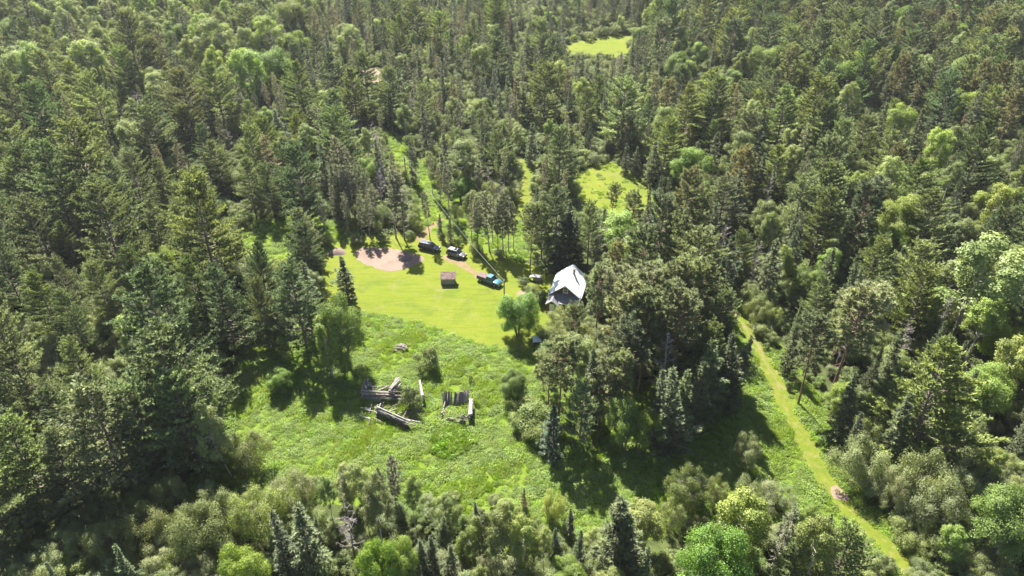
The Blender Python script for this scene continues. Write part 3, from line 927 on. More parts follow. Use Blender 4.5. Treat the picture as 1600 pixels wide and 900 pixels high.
    ("maple_tree", 630, 915, 845, .5, BRIGHT), ("maple_tree", 1092, 945, 832, .62, (.92, 1.08, .9)), ("white_pine", 1290, 935, 828, 1), ("aspen_tree", 1240, 935, 805, .65, DULL), ("white_pine", 1215, 930, 850, .8), ("jack_pine", 1200, 900, 790, 1.1), ("aspen_tree", 1140, 885, 768, .9, YELLOW),
    ("aspen_tree", 600, 860, 745, .65, DULL), ("aspen_tree", 650, 830, 745, .6, DULL), ("spruce_tree", 455, 905, 798), ("spruce_tree", 492, 900, 793, 1.1), ("dead_tree", 555, 875, 790, 1.1), ("maple_tree", 390, 940, 862, .6, YELLOW),
    ("willow_shrub", 285, 802, 742), ("willow_shrub", 360, 832, 764), ("willow_shrub", 415, 835, 758), ("willow_shrub", 240, 850, 798), ("willow_shrub", 170, 870, 822), ("willow_shrub", 320, 870, 800), ("willow_shrub", 470, 800, 745),
    ("willow_shrub", 1340, 757, 697), ("willow_shrub", 1420, 792, 718), ("willow_shrub", 1480, 790, 728), ("willow_shrub", 1390, 800, 738), ("willow_shrub", 1450, 830, 765), ("maple_tree", 1545, 862, 770, .75, BRIGHT),
    ("dead_tree", 1545, 885, 815, 1.5), ("aspen_tree", 520, 820, 745, .65, DULL), ("jack_pine", 545, 815, 740, .8), ("aspen_tree", 800, 860, 790, .7, DULL), ("aspen_tree", 700, 840, 775, .8, DULL), ("willow_shrub", 860, 812, 775, 1, YELLOW),
    ("willow_shrub", 1110, 790, 745), ("willow_shrub", 1155, 800, 752), ("willow_shrub", 1070, 800, 740, 1), ("dead_tree", 1075, 775, 738, 1.4), ("willow_shrub", 1350, 700, 655), ("willow_shrub", 1500, 700, 650), ("willow_shrub", 1040, 830, 785),
]

ALLOW = {"white_pine": 300, "red_pine": 220, "jack_pine": 300, "spruce_tree": 300, "aspen_tree": 300, "maple_tree": 220, "willow_shrub": 300, "dead_tree": 80, "small_bush": 120}
CATS = {"white_pine": "pine tree", "red_pine": "pine tree", "jack_pine": "pine tree", "spruce_tree": "spruce tree", "aspen_tree": "aspen tree", "maple_tree": "maple tree",
        "willow_shrub": "shrub", "dead_tree": "dead tree", "small_bush": "bush"}

trees = []       # dicts: kind, X, Y, h, w, col, variant, rot
GRID = {}


def reg(X, Y, r):
    GRID.setdefault((int(X // 8), int(Y // 8)), []).append((X, Y, r))


def free(X, Y, r):
    a, b = int(X // 8), int(Y // 8)
    for i in (-1, 0, 1):
        for j in (-1, 0, 1):
            for (x, y, q) in GRID.get((a + i, b + j), ()):
                d = (r + q) / 2
                if (x - X) ** 2 + (y - Y) ** 2 < d * d:
                    return False
    return True


def add_tree(kind, X, Y, h, w=1.0, col=None, sp=None, fixed=False, var=None):
    vs = PROTO[kind]
    if kind == "dead_tree":
        v = min(range(len(vs)), key=lambda i: abs(vs[i][2] - h) + random.uniform(0, 1))
    else:
        v = random.randrange(len(vs))
    if kind == "maple_tree" and fixed and h < 13:
        v = 3 if random.random() < .7 or w > 1.1 else 1
    if var is not None:
        v = var
    if kind == "willow_shrub" and fixed:
        w *= .58
    trees.append(dict(kind=kind, X=X, Y=Y, h=h, w=w, col=col, v=v, rot=random.uniform(0, 2 * PI), fixed=fixed))
    reg(X, Y, sp if sp is not None else 4.0)


for t in PLACED:
    kind, px, py, top = t[:4]
    w = t[4] if len(t) > 4 else .86 if kind == "white_pine" else 1.0
    col = t[5] if len(t) > 5 else None
    b = gp(px, py)
    h = height_for(b, top)
    hr = PROTO[kind][0][2]
    # the land is the same everywhere: keep heights in the range of the kind
    add_tree(kind, b.x, b.y, h, w, col, {"willow_shrub": 2.6, "small_bush": 1.6, "dead_tree": 2.5, "jack_pine": 3.0, "spruce_tree": 3.6, "white_pine": 8.0}.get(kind, 5.0), True, t[6] if len(t) > 6 else None)
# a sapling that has turned orange
b = gp(222, 232)
ORANGE = (b.x, b.y)

# buildings, vehicles and ruins keep trees off
for px, py, r in ((884, 455, 12), (701, 440, 6), (670, 385, 6), (713, 397, 6), (765, 438, 7), (838, 436, 5), (838, 536, 5), (600, 605, 9), (620, 645, 9), (715, 640, 9), (787, 480, 2), (635, 283, 3)):
    b = gp(px, py)
    reg(b.x, b.y, r)

ZONES = [
    (lambda x, y: y < 125 and x < 440, dict(aspen_tree=.6, maple_tree=.16, spruce_tree=.08, jack_pine=.09, white_pine=.07), 6.4, 1.12),
    (lambda x, y: y < 235 and x < 420, dict(white_pine=.36, spruce_tree=.22, jack_pine=.16, aspen_tree=.14, dead_tree=.03, maple_tree=.03, willow_shrub=.06), 6.2, .86),
    (lambda x, y: y >= 715 and x < 430, dict(willow_shrub=.86, aspen_tree=.1, spruce_tree=.04), 2.5, .55),
    (lambda x, y: y >= 715 and x < 1060, dict(aspen_tree=.38, spruce_tree=.2, willow_shrub=.40, maple_tree=.02), 2.7, .5),
    (lambda x, y: y >= 690 and x >= 1060, dict(willow_shrub=.7, aspen_tree=.17, maple_tree=.04, spruce_tree=.06, dead_tree=.03), 2.6, .5),
    (lambda x, y: y >= 250 and x < 430, dict(white_pine=.86, spruce_tree=.05, aspen_tree=.06, dead_tree=.03), 8.6, 1.0),
    (lambda x, y: y < 330 and x < 640, dict(jack_pine=.36, spruce_tree=.2, white_pine=.16, aspen_tree=.12, maple_tree=.03, dead_tree=.03, willow_shrub=.1), 5.7, .84),
    (lambda x, y: y < 330 and x < 1010, dict(jack_pine=.36, spruce_tree=.22, white_pine=.14, aspen_tree=.12, maple_tree=.03, dead_tree=.03, willow_shrub=.1), 5.7, .82),
    (lambda x, y: y < 130 and x > 1350, dict(red_pine=.5, white_pine=.2, aspen_tree=.12, maple_tree=.12, spruce_tree=.06), 6.2, 1.0),
    (lambda x, y: y < 290 and x >= 1010, dict(white_pine=.42, red_pine=.10, spruce_tree=.16, jack_pine=.06, aspen_tree=.14, maple_tree=.11, dead_tree=.01), 6.3, .9),
    (lambda x, y: x >= 1130, dict(aspen_tree=.16, maple_tree=.11, spruce_tree=.38, white_pine=.18, red_pine=.09, dead_tree=.05, willow_shrub=.03), 5.4, .88),
    (lambda x, y: True, dict(red_pine=.3, white_pine=.2, spruce_tree=.25, aspen_tree=.2, willow_shrub=.05), 5.0, .9),
]
HRANGE = dict(white_pine=(12, 26), red_pine=(14, 23), jack_pine=(9, 20), spruce_tree=(5, 18), aspen_tree=(8, 19), maple_tree=(7, 16), willow_shrub=(1.8, 4.0), dead_tree=(9, 15), small_bush=(1.6, 3))
SPACE = dict(white_pine=1.15, red_pine=1.0, jack_pine=.78, spruce_tree=.75, aspen_tree=1.05, maple_tree=1.2, willow_shrub=.75, dead_tree=.7)

rnd = random.Random(5)
YMAX = 470
cands = 60000
for n in range(cands):
    # even over the ground: denser tries where the view is wide
    Y = math.sqrt(rnd.uniform(48 ** 2, YMAX ** 2))
    half = .70 * math.hypot(Y, CAMH) * 1.02 + 14
    X = rnd.uniform(-half, half)
    if abs(X) > .7006 * (Y * math.cos(PITCH) + CAMH * math.sin(PITCH)) + 14:
        continue
    px, py = pj((X, Y, 0))
    if py > 985 or in_mask(BASEMASK, px, py) or in_mask(HOUSE_MASK, px, py):
        continue
    zx, zy = pj((X, Y, 9.0))
    zx, zy = zx + rnd.gauss(0, 25), zy + rnd.gauss(0, 14)
    for cond, wts, gap, hs in ZONES:
        if cond(zx, zy):
            break
    cell = random.Random(int(X // 4.5) * 7919 + int(Y // 4.5) * 104729)
    kind = cell.choices(list(wts), list(wts.values()))[0]
    lo, hi = HRANGE[kind]
    h = (lo + (hi - lo) * rnd.random()) * (hs if kind not in ("willow_shrub",) else 1)
    sp = gap * (SPACE[kind] if gap > 4 else 1.0)
    if not free(X, Y, sp):
        continue
    r = PROTO[kind][0][3] / PROTO[kind][0][2] * h
    if hides_clearing(X, Y, h, r):
        # something lower fits here
        kind = rnd.choice(["willow_shrub", "small_bush", "spruce_tree"])
        h = dict(willow_shrub=rnd.uniform(2.4, 4.2), small_bush=rnd.uniform(1.5, 2.6), spruce_tree=rnd.uniform(3.5, 7))[kind]
        sp = 3.2
        if hides_clearing(X, Y, h, h * (.6 if kind != "spruce_tree" else .2), .05) or not free(X, Y, sp):
            continue
    u = rnd.random()
    col = None
    if kind in ("aspen_tree", "maple_tree", "willow_shrub"):
        col = BRIGHT if u < .22 else YELLOW if u < .32 else DULL if u < .6 else None
    elif u < .15:
        col = (1.2, 1.2, 1.05)
    elif u < .45:
        col = {"jack_pine": (1.1, .93, .82), "red_pine": (1.08, .95, .85), "spruce_tree": (.95, 1.0, .95)}.get(kind, (1.16, 1.1, .84))
    elif u < .7:
        col = (.70, .80, .82)
    add_tree(kind, X, Y, h, rnd.uniform(.88, 1.15), col, sp)

# ------------------------------------------------------------------ choose which trees are things of their own, and name them
for t in trees:
    mx, my = pj((t["X"], t["Y"], t["h"] * .6))
    tx, ty = pj((t["X"], t["Y"], t["h"]))
    bx, by = pj((t["X"], t["Y"], 0))
    t["mx"], t["my"] = mx, my
    inside = -20 < mx < 1620 and ty < 905 and my > -5
    t["size"] = (by - ty) * (1 if inside else .02) + (1000 if t["fixed"] else 0)
    t["inside"] = inside
by_kind = {}
for t in trees:
    by_kind.setdefault(t["kind"], []).append(t)
single, rest = [], []
for k, v in by_kind.items():
    v.sort(key=lambda t: -t["size"])
    for i, t in enumerate(v):
        (single if (i < ALLOW[k] and t["inside"]) else rest).append(t)

LANDMARKS = [
    ("house", 884, 450), ("silver car", 713, 396), ("dark blue car", 670, 385), ("blue pickup", 765, 437), ("rusty-roofed shed", 701, 440), ("sand patch", 607, 405), ("far wire pole", 634, 262),
    ("near wire pole", 788, 455), ("larger log ruin", 608, 620), ("smaller log ruin", 716, 632), ("fern bed", 706, 694), ("path's sand spot", 1310, 772), ("path's lower end", 1430, 880),
    ("path's middle", 1222, 625), ("path's upper end", 1142, 478), ("distant bright field", 940, 72), ("distant sand clearing", 577, 120), ("house's back meadow", 960, 282),
    ("upper mown path", 822, 290), ("orange dying sapling", 222, 215), ("grassy nook", 420, 372), ("lawn's lone spruce", 545, 440), ("lawn's round maple", 811, 497),
    ("big yellowish maple", 1388, 350), ("cluster's bare grey tree", 1032, 570), ("photo's upper left corner", 20, 10), ("photo's upper right corner", 1580, 10),
    ("photo's lower left corner", 15, 880), ("photo's lower right corner", 1585, 885), ("photo's left edge, halfway", 10, 450), ("photo's right edge, halfway", 1590, 450),
    ("photo's top edge, halfway", 760, 10), ("photo's bottom edge, halfway", 800, 890), ("photo's top edge, one third", 500, 12), ("photo's top edge, three quarters", 1180, 12),
    ("nook's big pine", 482, 290), ("upper left margin", 12, 250), ("upper right margin", 1590, 250), ("lower left margin", 10, 650), ("lower right margin", 1590, 660),
    ("cluster's shaded meadow", 1010, 745), ("ruins' shaded meadow", 500, 630), ("pale low shelter", 838, 536), ("white dead tree", 1545, 850),
    ("bottom dead shrub", 555, 830), ("path's big pine", 1270, 320), ("bright upper right maple", 1490, 125), ("left woods' dead tree", 180, 370), ("path's tall red pine", 1302, 520),
    ("upper left dead tree", 228, 170), ("far right broad aspen", 1500, 440),
]
DESC = dict(white_pine="white pine", red_pine="red pine", jack_pine="jack pine", spruce_tree="spruce", aspen_tree="aspen", maple_tree="maple", willow_shrub="willow shrub", dead_tree="dead tree", small_bush="low bush")
TONE = dict(white_pine="feathery", red_pine="olive", jack_pine="spindly", spruce_tree="dark", aspen_tree="pale", maple_tree="green", willow_shrub="greyish", dead_tree="bare", small_bush="green")
PLUR = dict(white_pine="white pines", red_pine="red pines", jack_pine="jack pines", spruce_tree="spruces", aspen_tree="aspens", maple_tree="maples", willow_shrub="willow shrubs", dead_tree="dead trees", small_bush="low bushes")
ORD = ["nearest", "second nearest", "third nearest", "fourth nearest", "fifth nearest", "sixth nearest", "seventh nearest", "eighth nearest", "ninth nearest", "tenth nearest", "eleventh nearest", "twelfth nearest",
       "thirteenth nearest", "fourteenth nearest", "fifteenth nearest"]
bins = {}
MEDH = {k: sorted(t["h"] for t in v)[len(v) // 2] for k, v in by_kind.items()}
for t in single:
    d, name, lx, ly = min(((t["mx"] - x) ** 2 + ((t["my"] - y) * 1.2) ** 2, n, x, y) for n, x, y in LANDMARKS)
    dx, dy = t["mx"] - lx, t["my"] - ly
    a = math.degrees(math.atan2(-dy, dx)) % 360
    rel = ["right of", "behind and right of", "behind", "behind and left of", "left of", "in front and left of", "in front of", "in front and right of"][int((a + 22.5) // 45) % 8]
    if "corner" in name or "edge" in name or "margin" in name:
        rel = ["right of", "above and right of", "above", "above and left of", "left of", "below and left of", "below", "below and right of"][int((a + 22.5) // 45) % 8]
    size = "tall" if t["h"] > MEDH[t["kind"]] else "shorter"
    tone = "bright" if t["col"] == BRIGHT else "yellowish" if t["col"] == YELLOW else "dull" if t["col"] == DULL else TONE[t["kind"]]
    what = f"{size} {tone} {DESC[t['kind']]}"
    bins.setdefault((what, rel, name), []).append((d, t))
for (what, rel, name), v in bins.items():
    v.sort(key=lambda p: p[0])
    for i, (d, t) in enumerate(v):
        if len(v) == 1:
            t["label"] = f"{what} {rel} the {name}"
        elif i < len(ORD):
            t["label"] = f"{ORD[i]} {what} {rel} the {name}"
        else:
            t["label"] = f"{what} massed further {rel} the {name}"


def place_tree(t):
    tm, cm, H, Rad, jm = PROTO[t["kind"]][t["v"]]
    s = t["h"] / H
    root = empty(t["kind"], (t["X"], t["Y"], -.03), t["rot"])
    root.rotation_euler.x, root.rotation_euler.y = random.gauss(0, .022), random.gauss(0, .022)
    root.scale = (s * t["w"], s * t["w"], s)
    col = t["col"] or (1, 1, 1)
    a = bpy.data.objects.new("trunk", tm)
    link(a, root)
    if cm is not None:
        c = bpy.data.objects.new("crown", cm)
        c.color = (*col, 1)
        link(c, root)
    grp = PLUR[t["kind"]] + " of the woods"
    tag(root, t["label"], CATS[t["kind"]], grp)
    return root


single.sort(key=lambda t: -t["size"])
for t in single:
    if t["kind"] == "dead_tree":
        tm, cm, H, Rad, jm = PROTO["dead_tree"][t["v"]]
        o = bpy.data.objects.new("dead_tree", tm)
        o.location = (t["X"], t["Y"], -.03)
        o.rotation_euler = (0, 0, t["rot"])
        s = t["h"] / H
        o.scale = (s * t["w"], s * t["w"], s)
        link(o)
        tag(o, t["label"], "dead tree", "dead trees of the woods")
    else:
        place_tree(t)


# ------------------------------------------------------------------ masses nobody would count: one object each, instanced
def scatter(name, pts, scl, rot, pid, meshes, mats=None):
    """points carry their size, turn and which plant stands there"""
    me = bpy.data.meshes.new(name)
    me.vertices.add(len(pts))
    me.vertices.foreach_set("co", np.asarray(pts, np.float32).ravel())
    for an, ty, va in (("scl", 'FLOAT', np.asarray(scl, np.float32)), ("rot", 'FLOAT', np.asarray(rot, np.float32)), ("pid", 'INT', np.asarray(pid, np.int32))):
        me.attributes.new(an, ty, 'POINT').data.foreach_set("value", va)
    o = link(bpy.data.objects.new(name, me))
    tag(o, kind='stuff')
    ng = bpy.data.node_groups.new(name, 'GeometryNodeTree')
    ng.interface.new_socket("Geometry", in_out='INPUT', socket_type='NodeSocketGeometry')
    ng.interface.new_socket("Geometry", in_out='OUTPUT', socket_type='NodeSocketGeometry')
    N, L = ng.nodes, ng.links
    gi, go = N.new("NodeGroupInput"), N.new("NodeGroupOutput")

    def named(an, ty):
        a = N.new("GeometryNodeInputNamedAttribute")
        a.data_type = ty
        a.inputs["Name"].default_value = an
        return a.outputs["Attribute"]
    cur = gi.outputs[0]
    join = N.new("GeometryNodeJoinGeometry")
    for k, m in enumerate(meshes):
        src = bpy.data.objects.new(name + "_plant", m)          # never linked to the scene
        oi = N.new("GeometryNodeObjectInfo")
        oi.inputs["Object"].default_value = src
        oi.inputs["As Instance"].default_value = False
        cmp_ = N.new("FunctionNodeCompare")
        cmp_.data_type, cmp_.operation = 'INT', 'EQUAL'
        L.new(named("pid", 'INT'), cmp_.inputs[2])
        cmp_.inputs[3].default_value = k
        iop = N.new("GeometryNodeInstanceOnPoints")
        cx = N.new("ShaderNodeCombineXYZ")
        L.new(named("rot", 'FLOAT'), cx.inputs[2])
        L.new(cur, iop.inputs["Points"])
        L.new(cmp_.outputs[0], iop.inputs["Selection"])
        L.new(oi.outputs["Geometry"], iop.inputs["Instance"])
        L.new(cx.outputs[0], iop.inputs["Rotation"])
        L.new(named("scl", 'FLOAT'), iop.inputs["Scale"])
        L.new(iop.outputs[0], join.inputs[0])
    L.new(join.outputs[0], go.inputs[0])
    md = o.modifiers.new("scatter", 'NODES')
    md.node_group = ng
    return o


order, pids, pmesh = {}, [], []
for k, v in PROTO.items():
    for i, p in enumerate(v):
        order[(k, i)] = len(pmesh)
        pmesh.append(p[4])
rest_in = [t for t in rest]
scatter("distant_forest", [(t["X"], t["Y"], -.03) for t in rest_in], [t["h"] / PROTO[t["kind"]][t["v"]][2] for t in rest_in], [t["rot"] for t in rest_in],
        [order[(t["kind"], t["v"])] for t in rest_in], pmesh)


def herb(seed, n, rad, h, leaf, lw, mat, nup=.7, grass=0):
    rng = np.random.default_rng(seed)
    F = Foliage(rng)
    a, r = rng.uniform(0, 2 * PI, n), rad * np.sqrt(rng.random(n))
    hump = h * (1 - .6 * (r / rad) ** 2) * rng.uniform(.45, 1.1, n)
    c = np.stack([r * np.cos(a), r * np.sin(a), hump], 1)
    if n:
        F.leaves(c, nrm(np.array([0, 0, nup]) + rng.normal(0, .45, (n, 3))), leaf, lw, rng.normal(.5, .2, n))
    if grass:
        a, r = rng.uniform(0, 2 * PI, grass), rad * np.sqrt(rng.random(grass))
        c = np.stack([r * np.cos(a), r * np.sin(a), np.zeros(grass)], 1)
        d = nrm(np.array([0, 0, 1.]) + rng.normal(0, .35, (grass, 3)))
        F.tufts(c, d, h * 1.1, .09, 1, .1, rng.normal(.5, .2, grass))
    cv, tri, quad, tint = F.crown_arrays()
    return mesh_np("herb", cv, tri, quad, tint, [mat])


HERBS = [herb(1, 110, .75, .38, .20, .15, M["leaf_herb"], nup=1.1), herb(2, 150, .9, .55, .18, .13, M["leaf_herb"], nup=1.1), herb(3, 30, .65, .4, .2, .12, M["leaf_herb"], nup=1.1, grass=70), herb(4, 0, .65, .5, .2, .1, M["leaf_herb"], grass=120)]
FERN = [herb(5, 70, .6, .6, .4, .16, M["leaf_fern"], nup=.9), herb(6, 0, .6, .75, .4, .16, M["leaf_fern"], grass=120)]


def fill(polys, dens, avoid=(), margin=None, rng=None):
    """random spots on the land inside the given outlines"""
    m = np.zeros(gx.shape, bool)
    for p in polys:
        m |= poly_mask(p)
    for p in avoid:
        m &= ~poly_mask(p)
    jj, ii = np.nonzero(m)
    ys, xs = gy[jj, ii], gx[jj, ii]
    # ground area of a mask cell
    y0 = (450 - ys) / FPX
    dz = -math.sin(PITCH) + y0 * math.cos(PITCH)
    tt = -CAMH / dz
    area = (2 / FPX) ** 2 * tt ** 2 * tt / CAMH * np.sqrt(1 + 0 * y0)
    cnt = rng.poisson(area * dens)
    xs, ys = np.repeat(xs, cnt), np.repeat(ys, cnt)
    xs = xs + rng.uniform(-1, 1, len(xs))
    ys = ys + rng.uniform(-1, 1, len(ys))
    y0 = (450 - ys) / FPX
    d1, d2 = math.cos(PITCH) + y0 * math.sin(PITCH), -math.sin(PITCH) + y0 * math.cos(PITCH)
    t = -CAMH / d2
    return np.stack([(xs - 800) / FPX * t, d1 * t, np.zeros(len(xs))], 1)


def lump(p, s, ph=0):
    return np.sin(p[:, 0] / s + ph) * np.cos(p[:, 1] / s * 1.3 + ph * 2) + .6 * np.sin(p[:, 0] / s * 2.3 - p[:, 1] / s * 1.7 + ph)


FERNBED = [(672, 700), (680, 680), (700, 668), (728, 668), (744, 684), (738, 704), (716, 722), (690, 724)]
p = fill([MEADOW], 2.6, [LAWN, RPATH, RSAND], rng=RNG)
q = fill([STRIP, SIDE], 1.3, [LAWN, TRACK, TRACK2, SAND], rng=RNG)
q2 = fill([UMEAD], .25, [], rng=RNG)
p = np.concatenate([p, q, q2])
n = len(p)
lm = lump(p, 5.0) + RNG.normal(0, .8, n)
pid = np.where(lm > .9, 1, np.where(lm > -.1, 0, np.where(lm > -.8, 2, 3)))
scatter("meadow_grass", p, RNG.uniform(.45, 1.15, n) * (1 + .25 * lump(p, 3.1, 2)), RNG.uniform(0, 6.28, n), pid, HERBS)
p = fill([FERNBED], 5.0, rng=RNG)
fc = p.mean(0)
fr = np.linalg.norm((p - fc)[:, :2], axis=1)
p = p[fr < 3.6 * RNG.uniform(.55, 1.25, len(p))]
n = len(p)
scatter("fern_foliage", p, RNG.uniform(.7, 1.3, n), RNG.uniform(0, 6.28, n), RNG.integers(0, 2, n), FERN)
# short grass standing on the lawn and mown paths
p = fill([LAWN, RPATH, UPATH], 1.2, [SAND, TRACK, RSAND], rng=RNG)
TURF = [herb(7, 0, .5, .13, .1, .1, M["leaf_herb"], grass=40)]
n = len(p)
# undergrowth through the woods
full = [(-190, -110), (1790, -110), (1790, 1100), (-190, 1100)]
near = fill([full], .20, [MEADOW, LAWN, STRIP, SIDE, UMEAD, FARM, FARS, UPATH, RPATH, [(826, 405), (925, 400), (930, 440), (905, 500), (850, 495)]], rng=RNG)
keep = near[:, 1] < 420
near = near[keep]
n = len(near)
print("undergrowth", n)
UND = [PROTO["small_bush"][0][4], PROTO["small_bush"][1][4], herb(8, 90, 1.1, 1.0, .34, .22, M["leaf_under"]), PROTO["willow_shrub"][0][4]]
scatter("undergrowth_foliage", near, RNG.uniform(.5, 1.2, n), RNG.uniform(0, 6.28, n), RNG.choice(4, n, p=[.3, .3, .3, .1]), UND)

# orange sapling
o = empty("dying_sapling", (ORANGE[0], ORANGE[1], 0))
ho = height_for(Vector((ORANGE[0], ORANGE[1], 0)), 203)
Fo = conifer(77, ho, ho * .2, .1 * ho, .5, 5, p_sp, 0, .6, 0, 8, .3, .3, .4, .11, 5, .5, .3, .1)
cv, tri, quad, tint = Fo.crown_arrays()
wv, wq = Fo.wood_arrays()
link(bpy.data.objects.new("crown", mesh_np("dying_crown", cv, tri, quad, tint, [M["leaf_dying"]])), o)
link(bpy.data.objects.new("trunk", mesh_np("dying_trunk", wv, None, wq, None, [M["bark"]])), o)
tag(o, "orange dying sapling among green pines in the upper left woods", "tree")

# ------------------------------------------------------------------ the house
M["roof_metal"] = pbr("roof_metal", (0.70, 0.72, 0.74), (0.82, 0.83, 0.84), 0.8, 0.35, 0.0, stretch=(1, .25, 1))
M["roof_grey"] = pbr("roof_grey", (0.125, 0.125, 0.138), (0.19, 0.19, 0.205), 4, 0.85)
M["wall_brown"] = pbr("wall_brown", (0.12, 0.06, 0.045), (0.19, 0.10, 0.075), 2.5, 0.85, stretch=(.5, .5, 6))
M["white_paint"] = pbr("white_paint", (0.72, 0.73, 0.75), (0.82, 0.82, 0.82), 3, 0.5)
M["glass"] = pbr("glass", (0.02, 0.025, 0.03), None, rough=0.08, spec=0.8)
M["chimney"] = pbr("chimney", (0.18, 0.13, 0.10), (0.3, 0.22, 0.18), 8, 0.9)
M["tan_wood"] = pbr("tan_wood", (0.38, 0.31, 0.22), (0.5, 0.42, 0.31), 4, 0.85)
M["rust_roof"] = pbr("rust_roof", (0.045, 0.026, 0.022), (0.13, 0.075, 0.06), 1.8, 0.8, stops=(.4, .6))
M["grey_board"] = pbr("grey_board", (0.15, 0.15, 0.16), (0.25, 0.245, 0.245), 3, 0.9, stretch=(4, 4, .6))
M["weathered_dark"] = pbr("weathered_dark", (0.06, 0.046, 0.045), (0.17, 0.135, 0.125), 2.2, 0.9, bump=.5, stretch=(3, 3, 3))
M["weathered"] = pbr("weathered", (0.10, 0.082, 0.08), (0.31, 0.265, 0.25), 2.2, 0.9, bump=.5, stretch=(3, 3, 3))
M["weathered_pale"] = pbr("weathered_pale", (0.17, 0.15, 0.145), (0.42, 0.39, 0.37), 2.2, 0.9, bump=.5)  # pale log tone; also puts sunlight into the ruins' right walls
M["pale_metal"] = pbr("pale_metal", (0.55, 0.62, 0.68), (0.66, 0.72, 0.76), 2, 0.5, .2)
M["tyre"] = pbr("tyre", (0.02, 0.02, 0.02), None, rough=.9)
M["rim"] = pbr("rim", (0.5, 0.5, 0.52), None, rough=.3, metal=.9)
M["trim"] = pbr("trim", (0.03, 0.03, 0.03), None, rough=.6)
M["lamp_clear"] = pbr("lamp_clear", (0.7, 0.7, 0.72), None, rough=.15, spec=.7)
M["lamp_red"] = pbr("lamp_red", (0.4, 0.02, 0.02), None, rough=.2, spec=.6)
M["pole_wood"] = pbr("pole_wood", (0.14, 0.11, 0.09), (0.22, 0.18, 0.15), 3, .9)
M["wire"] = pbr("wire", (0.30, 0.30, 0.29), None, rough=.6)
M["stone"] = pbr("stone", (0.13, 0.105, 0.095), (0.25, 0.21, 0.19), 2, .9)
M["gravel"] = pbr("gravel", (0.125, 0.09, 0.078), (0.19, 0.14, 0.12), 4, .95, bump=.8)

HA = R(-15.2)                      # the ridge runs away and to the right
house = empty("house", (10.62, 120.75, 0), HA)
tag(house, "brown house with bright metal gable roof and grey-roofed porch beside tall pines", "house")
W, D, EZ, AZ = 6.2, 7.6, 2.75, 5.25
OV = 0.35
w = MB()
w.add([(-W / 2, .15, 0), (W / 2, .15, 0), (W / 2, .15, EZ), (0, .15, AZ - .1), (-W / 2, .15, EZ), (-W / 2, D, 0), (W / 2, D, 0), (W / 2, D, EZ), (0, D, AZ - .1), (-W / 2, D, EZ)],
      [(0, 1, 2, 3, 4), (5, 9, 8, 7, 6), (0, 4, 9, 5), (1, 6, 7, 2), (0, 5, 6, 1)])
w.build("wall", M["wall_brown"], house)
k = (AZ - EZ) / (W / 2)
ex = W / 2 + .3
for sgn in (-1, 1):
    r = MB()
    zt, ze = AZ + .12, AZ + .12 - k * ex
    r.slab([(0, -OV, zt), (sgn * ex, -OV, ze), (sgn * ex, D + OV, ze), (0, D + OV, zt)], .07)
    panel = r.build("roof", M["roof_metal"], house)
    for i in range(14):             # standing seams
        y = -OV + .3 + i * (D + 2 * OV - .6) / 13
        s = MB()
        s.slab([(sgn * .05, y - .02, zt + .035 - k * .05), (sgn * ex, y - .02, ze + .035), (sgn * ex, y + .02, ze + .035), (sgn * .05, y + .02, zt + .035 - k * .05)], .03)
        s.build("seam", M["roof_metal"], panel)
    f = MB()
    f.slab([(0, -OV - .03, zt + .01), (sgn * ex, -OV - .03, ze + .01), (sgn * ex, -OV - .004, ze + .01), (0, -OV - .004, zt + .01)], .2)
    f.build("fascia", M["white_paint"], house)
c = MB().box((.75, 5.2, AZ + .05), (.42, .42, 1.3)).build("chimney", M["chimney"], house)
MB().box((.75, 5.2, AZ + .74), (.52, .52, .08)).build("chimney_cap", M["chimney"], c)


def window(parent, cx, y, cz, ww, hh, face=-1, name="window"):
    fr = MB()
    t = .1
    fr.box((cx - ww / 2, y + face * .04, cz), (t, .1, hh + t)).box((cx + ww / 2, y + face * .04, cz), (t, .1, hh + t))
    fr.box((cx, y + face * .04, cz + hh / 2), (ww - t, .1, t)).box((cx, y + face * .04, cz - hh / 2), (ww - t, .1, t)).box((cx, y + face * .04, cz), (ww - t, .08, .06))
    f = fr.build(name, M["white_paint"], parent)
    MB().box((cx, y + face * .02, cz), (ww - t, .04, hh - t)).build("pane", M["glass"], f)
    MB().box((cx, y + face * .09, cz - hh / 2 - .08), (ww + .3, .2, .05)).build("sill", M["white_paint"], f)
    return f


window(house, .05, .15, 4.0, .85, 1.25)
# lean-to porch across the front with its own shingle roof
px0, px1, pd = -3.05, 3.05, -1.75
w = MB()
w.box(((px0 + px1) / 2, (pd + .14) / 2, 1.0), (px1 - px0, .14 - pd, 2.0))
w.build("porch_wall", M["wall_brown"], house)
r = MB()
r.slab([(px0 - .15, .14, 3.05), (px1 + .2, .14, 3.05), (px1 + .2, pd - .3, 2.1), (px0 - .15, pd - .3, 2.1)], .09)
pr = r.build("porch_roof", M["roof_grey"], house)
MB().box(((px0 + px1) / 2 + .02, pd - .325, 2.03), (px1 - px0 + .3, .04, .16)).build("fascia", M["white_paint"], pr)
window(house, .9, pd, 1.2, .8, .9)
window(house, 2.3, pd, 1.2, .8, .9)
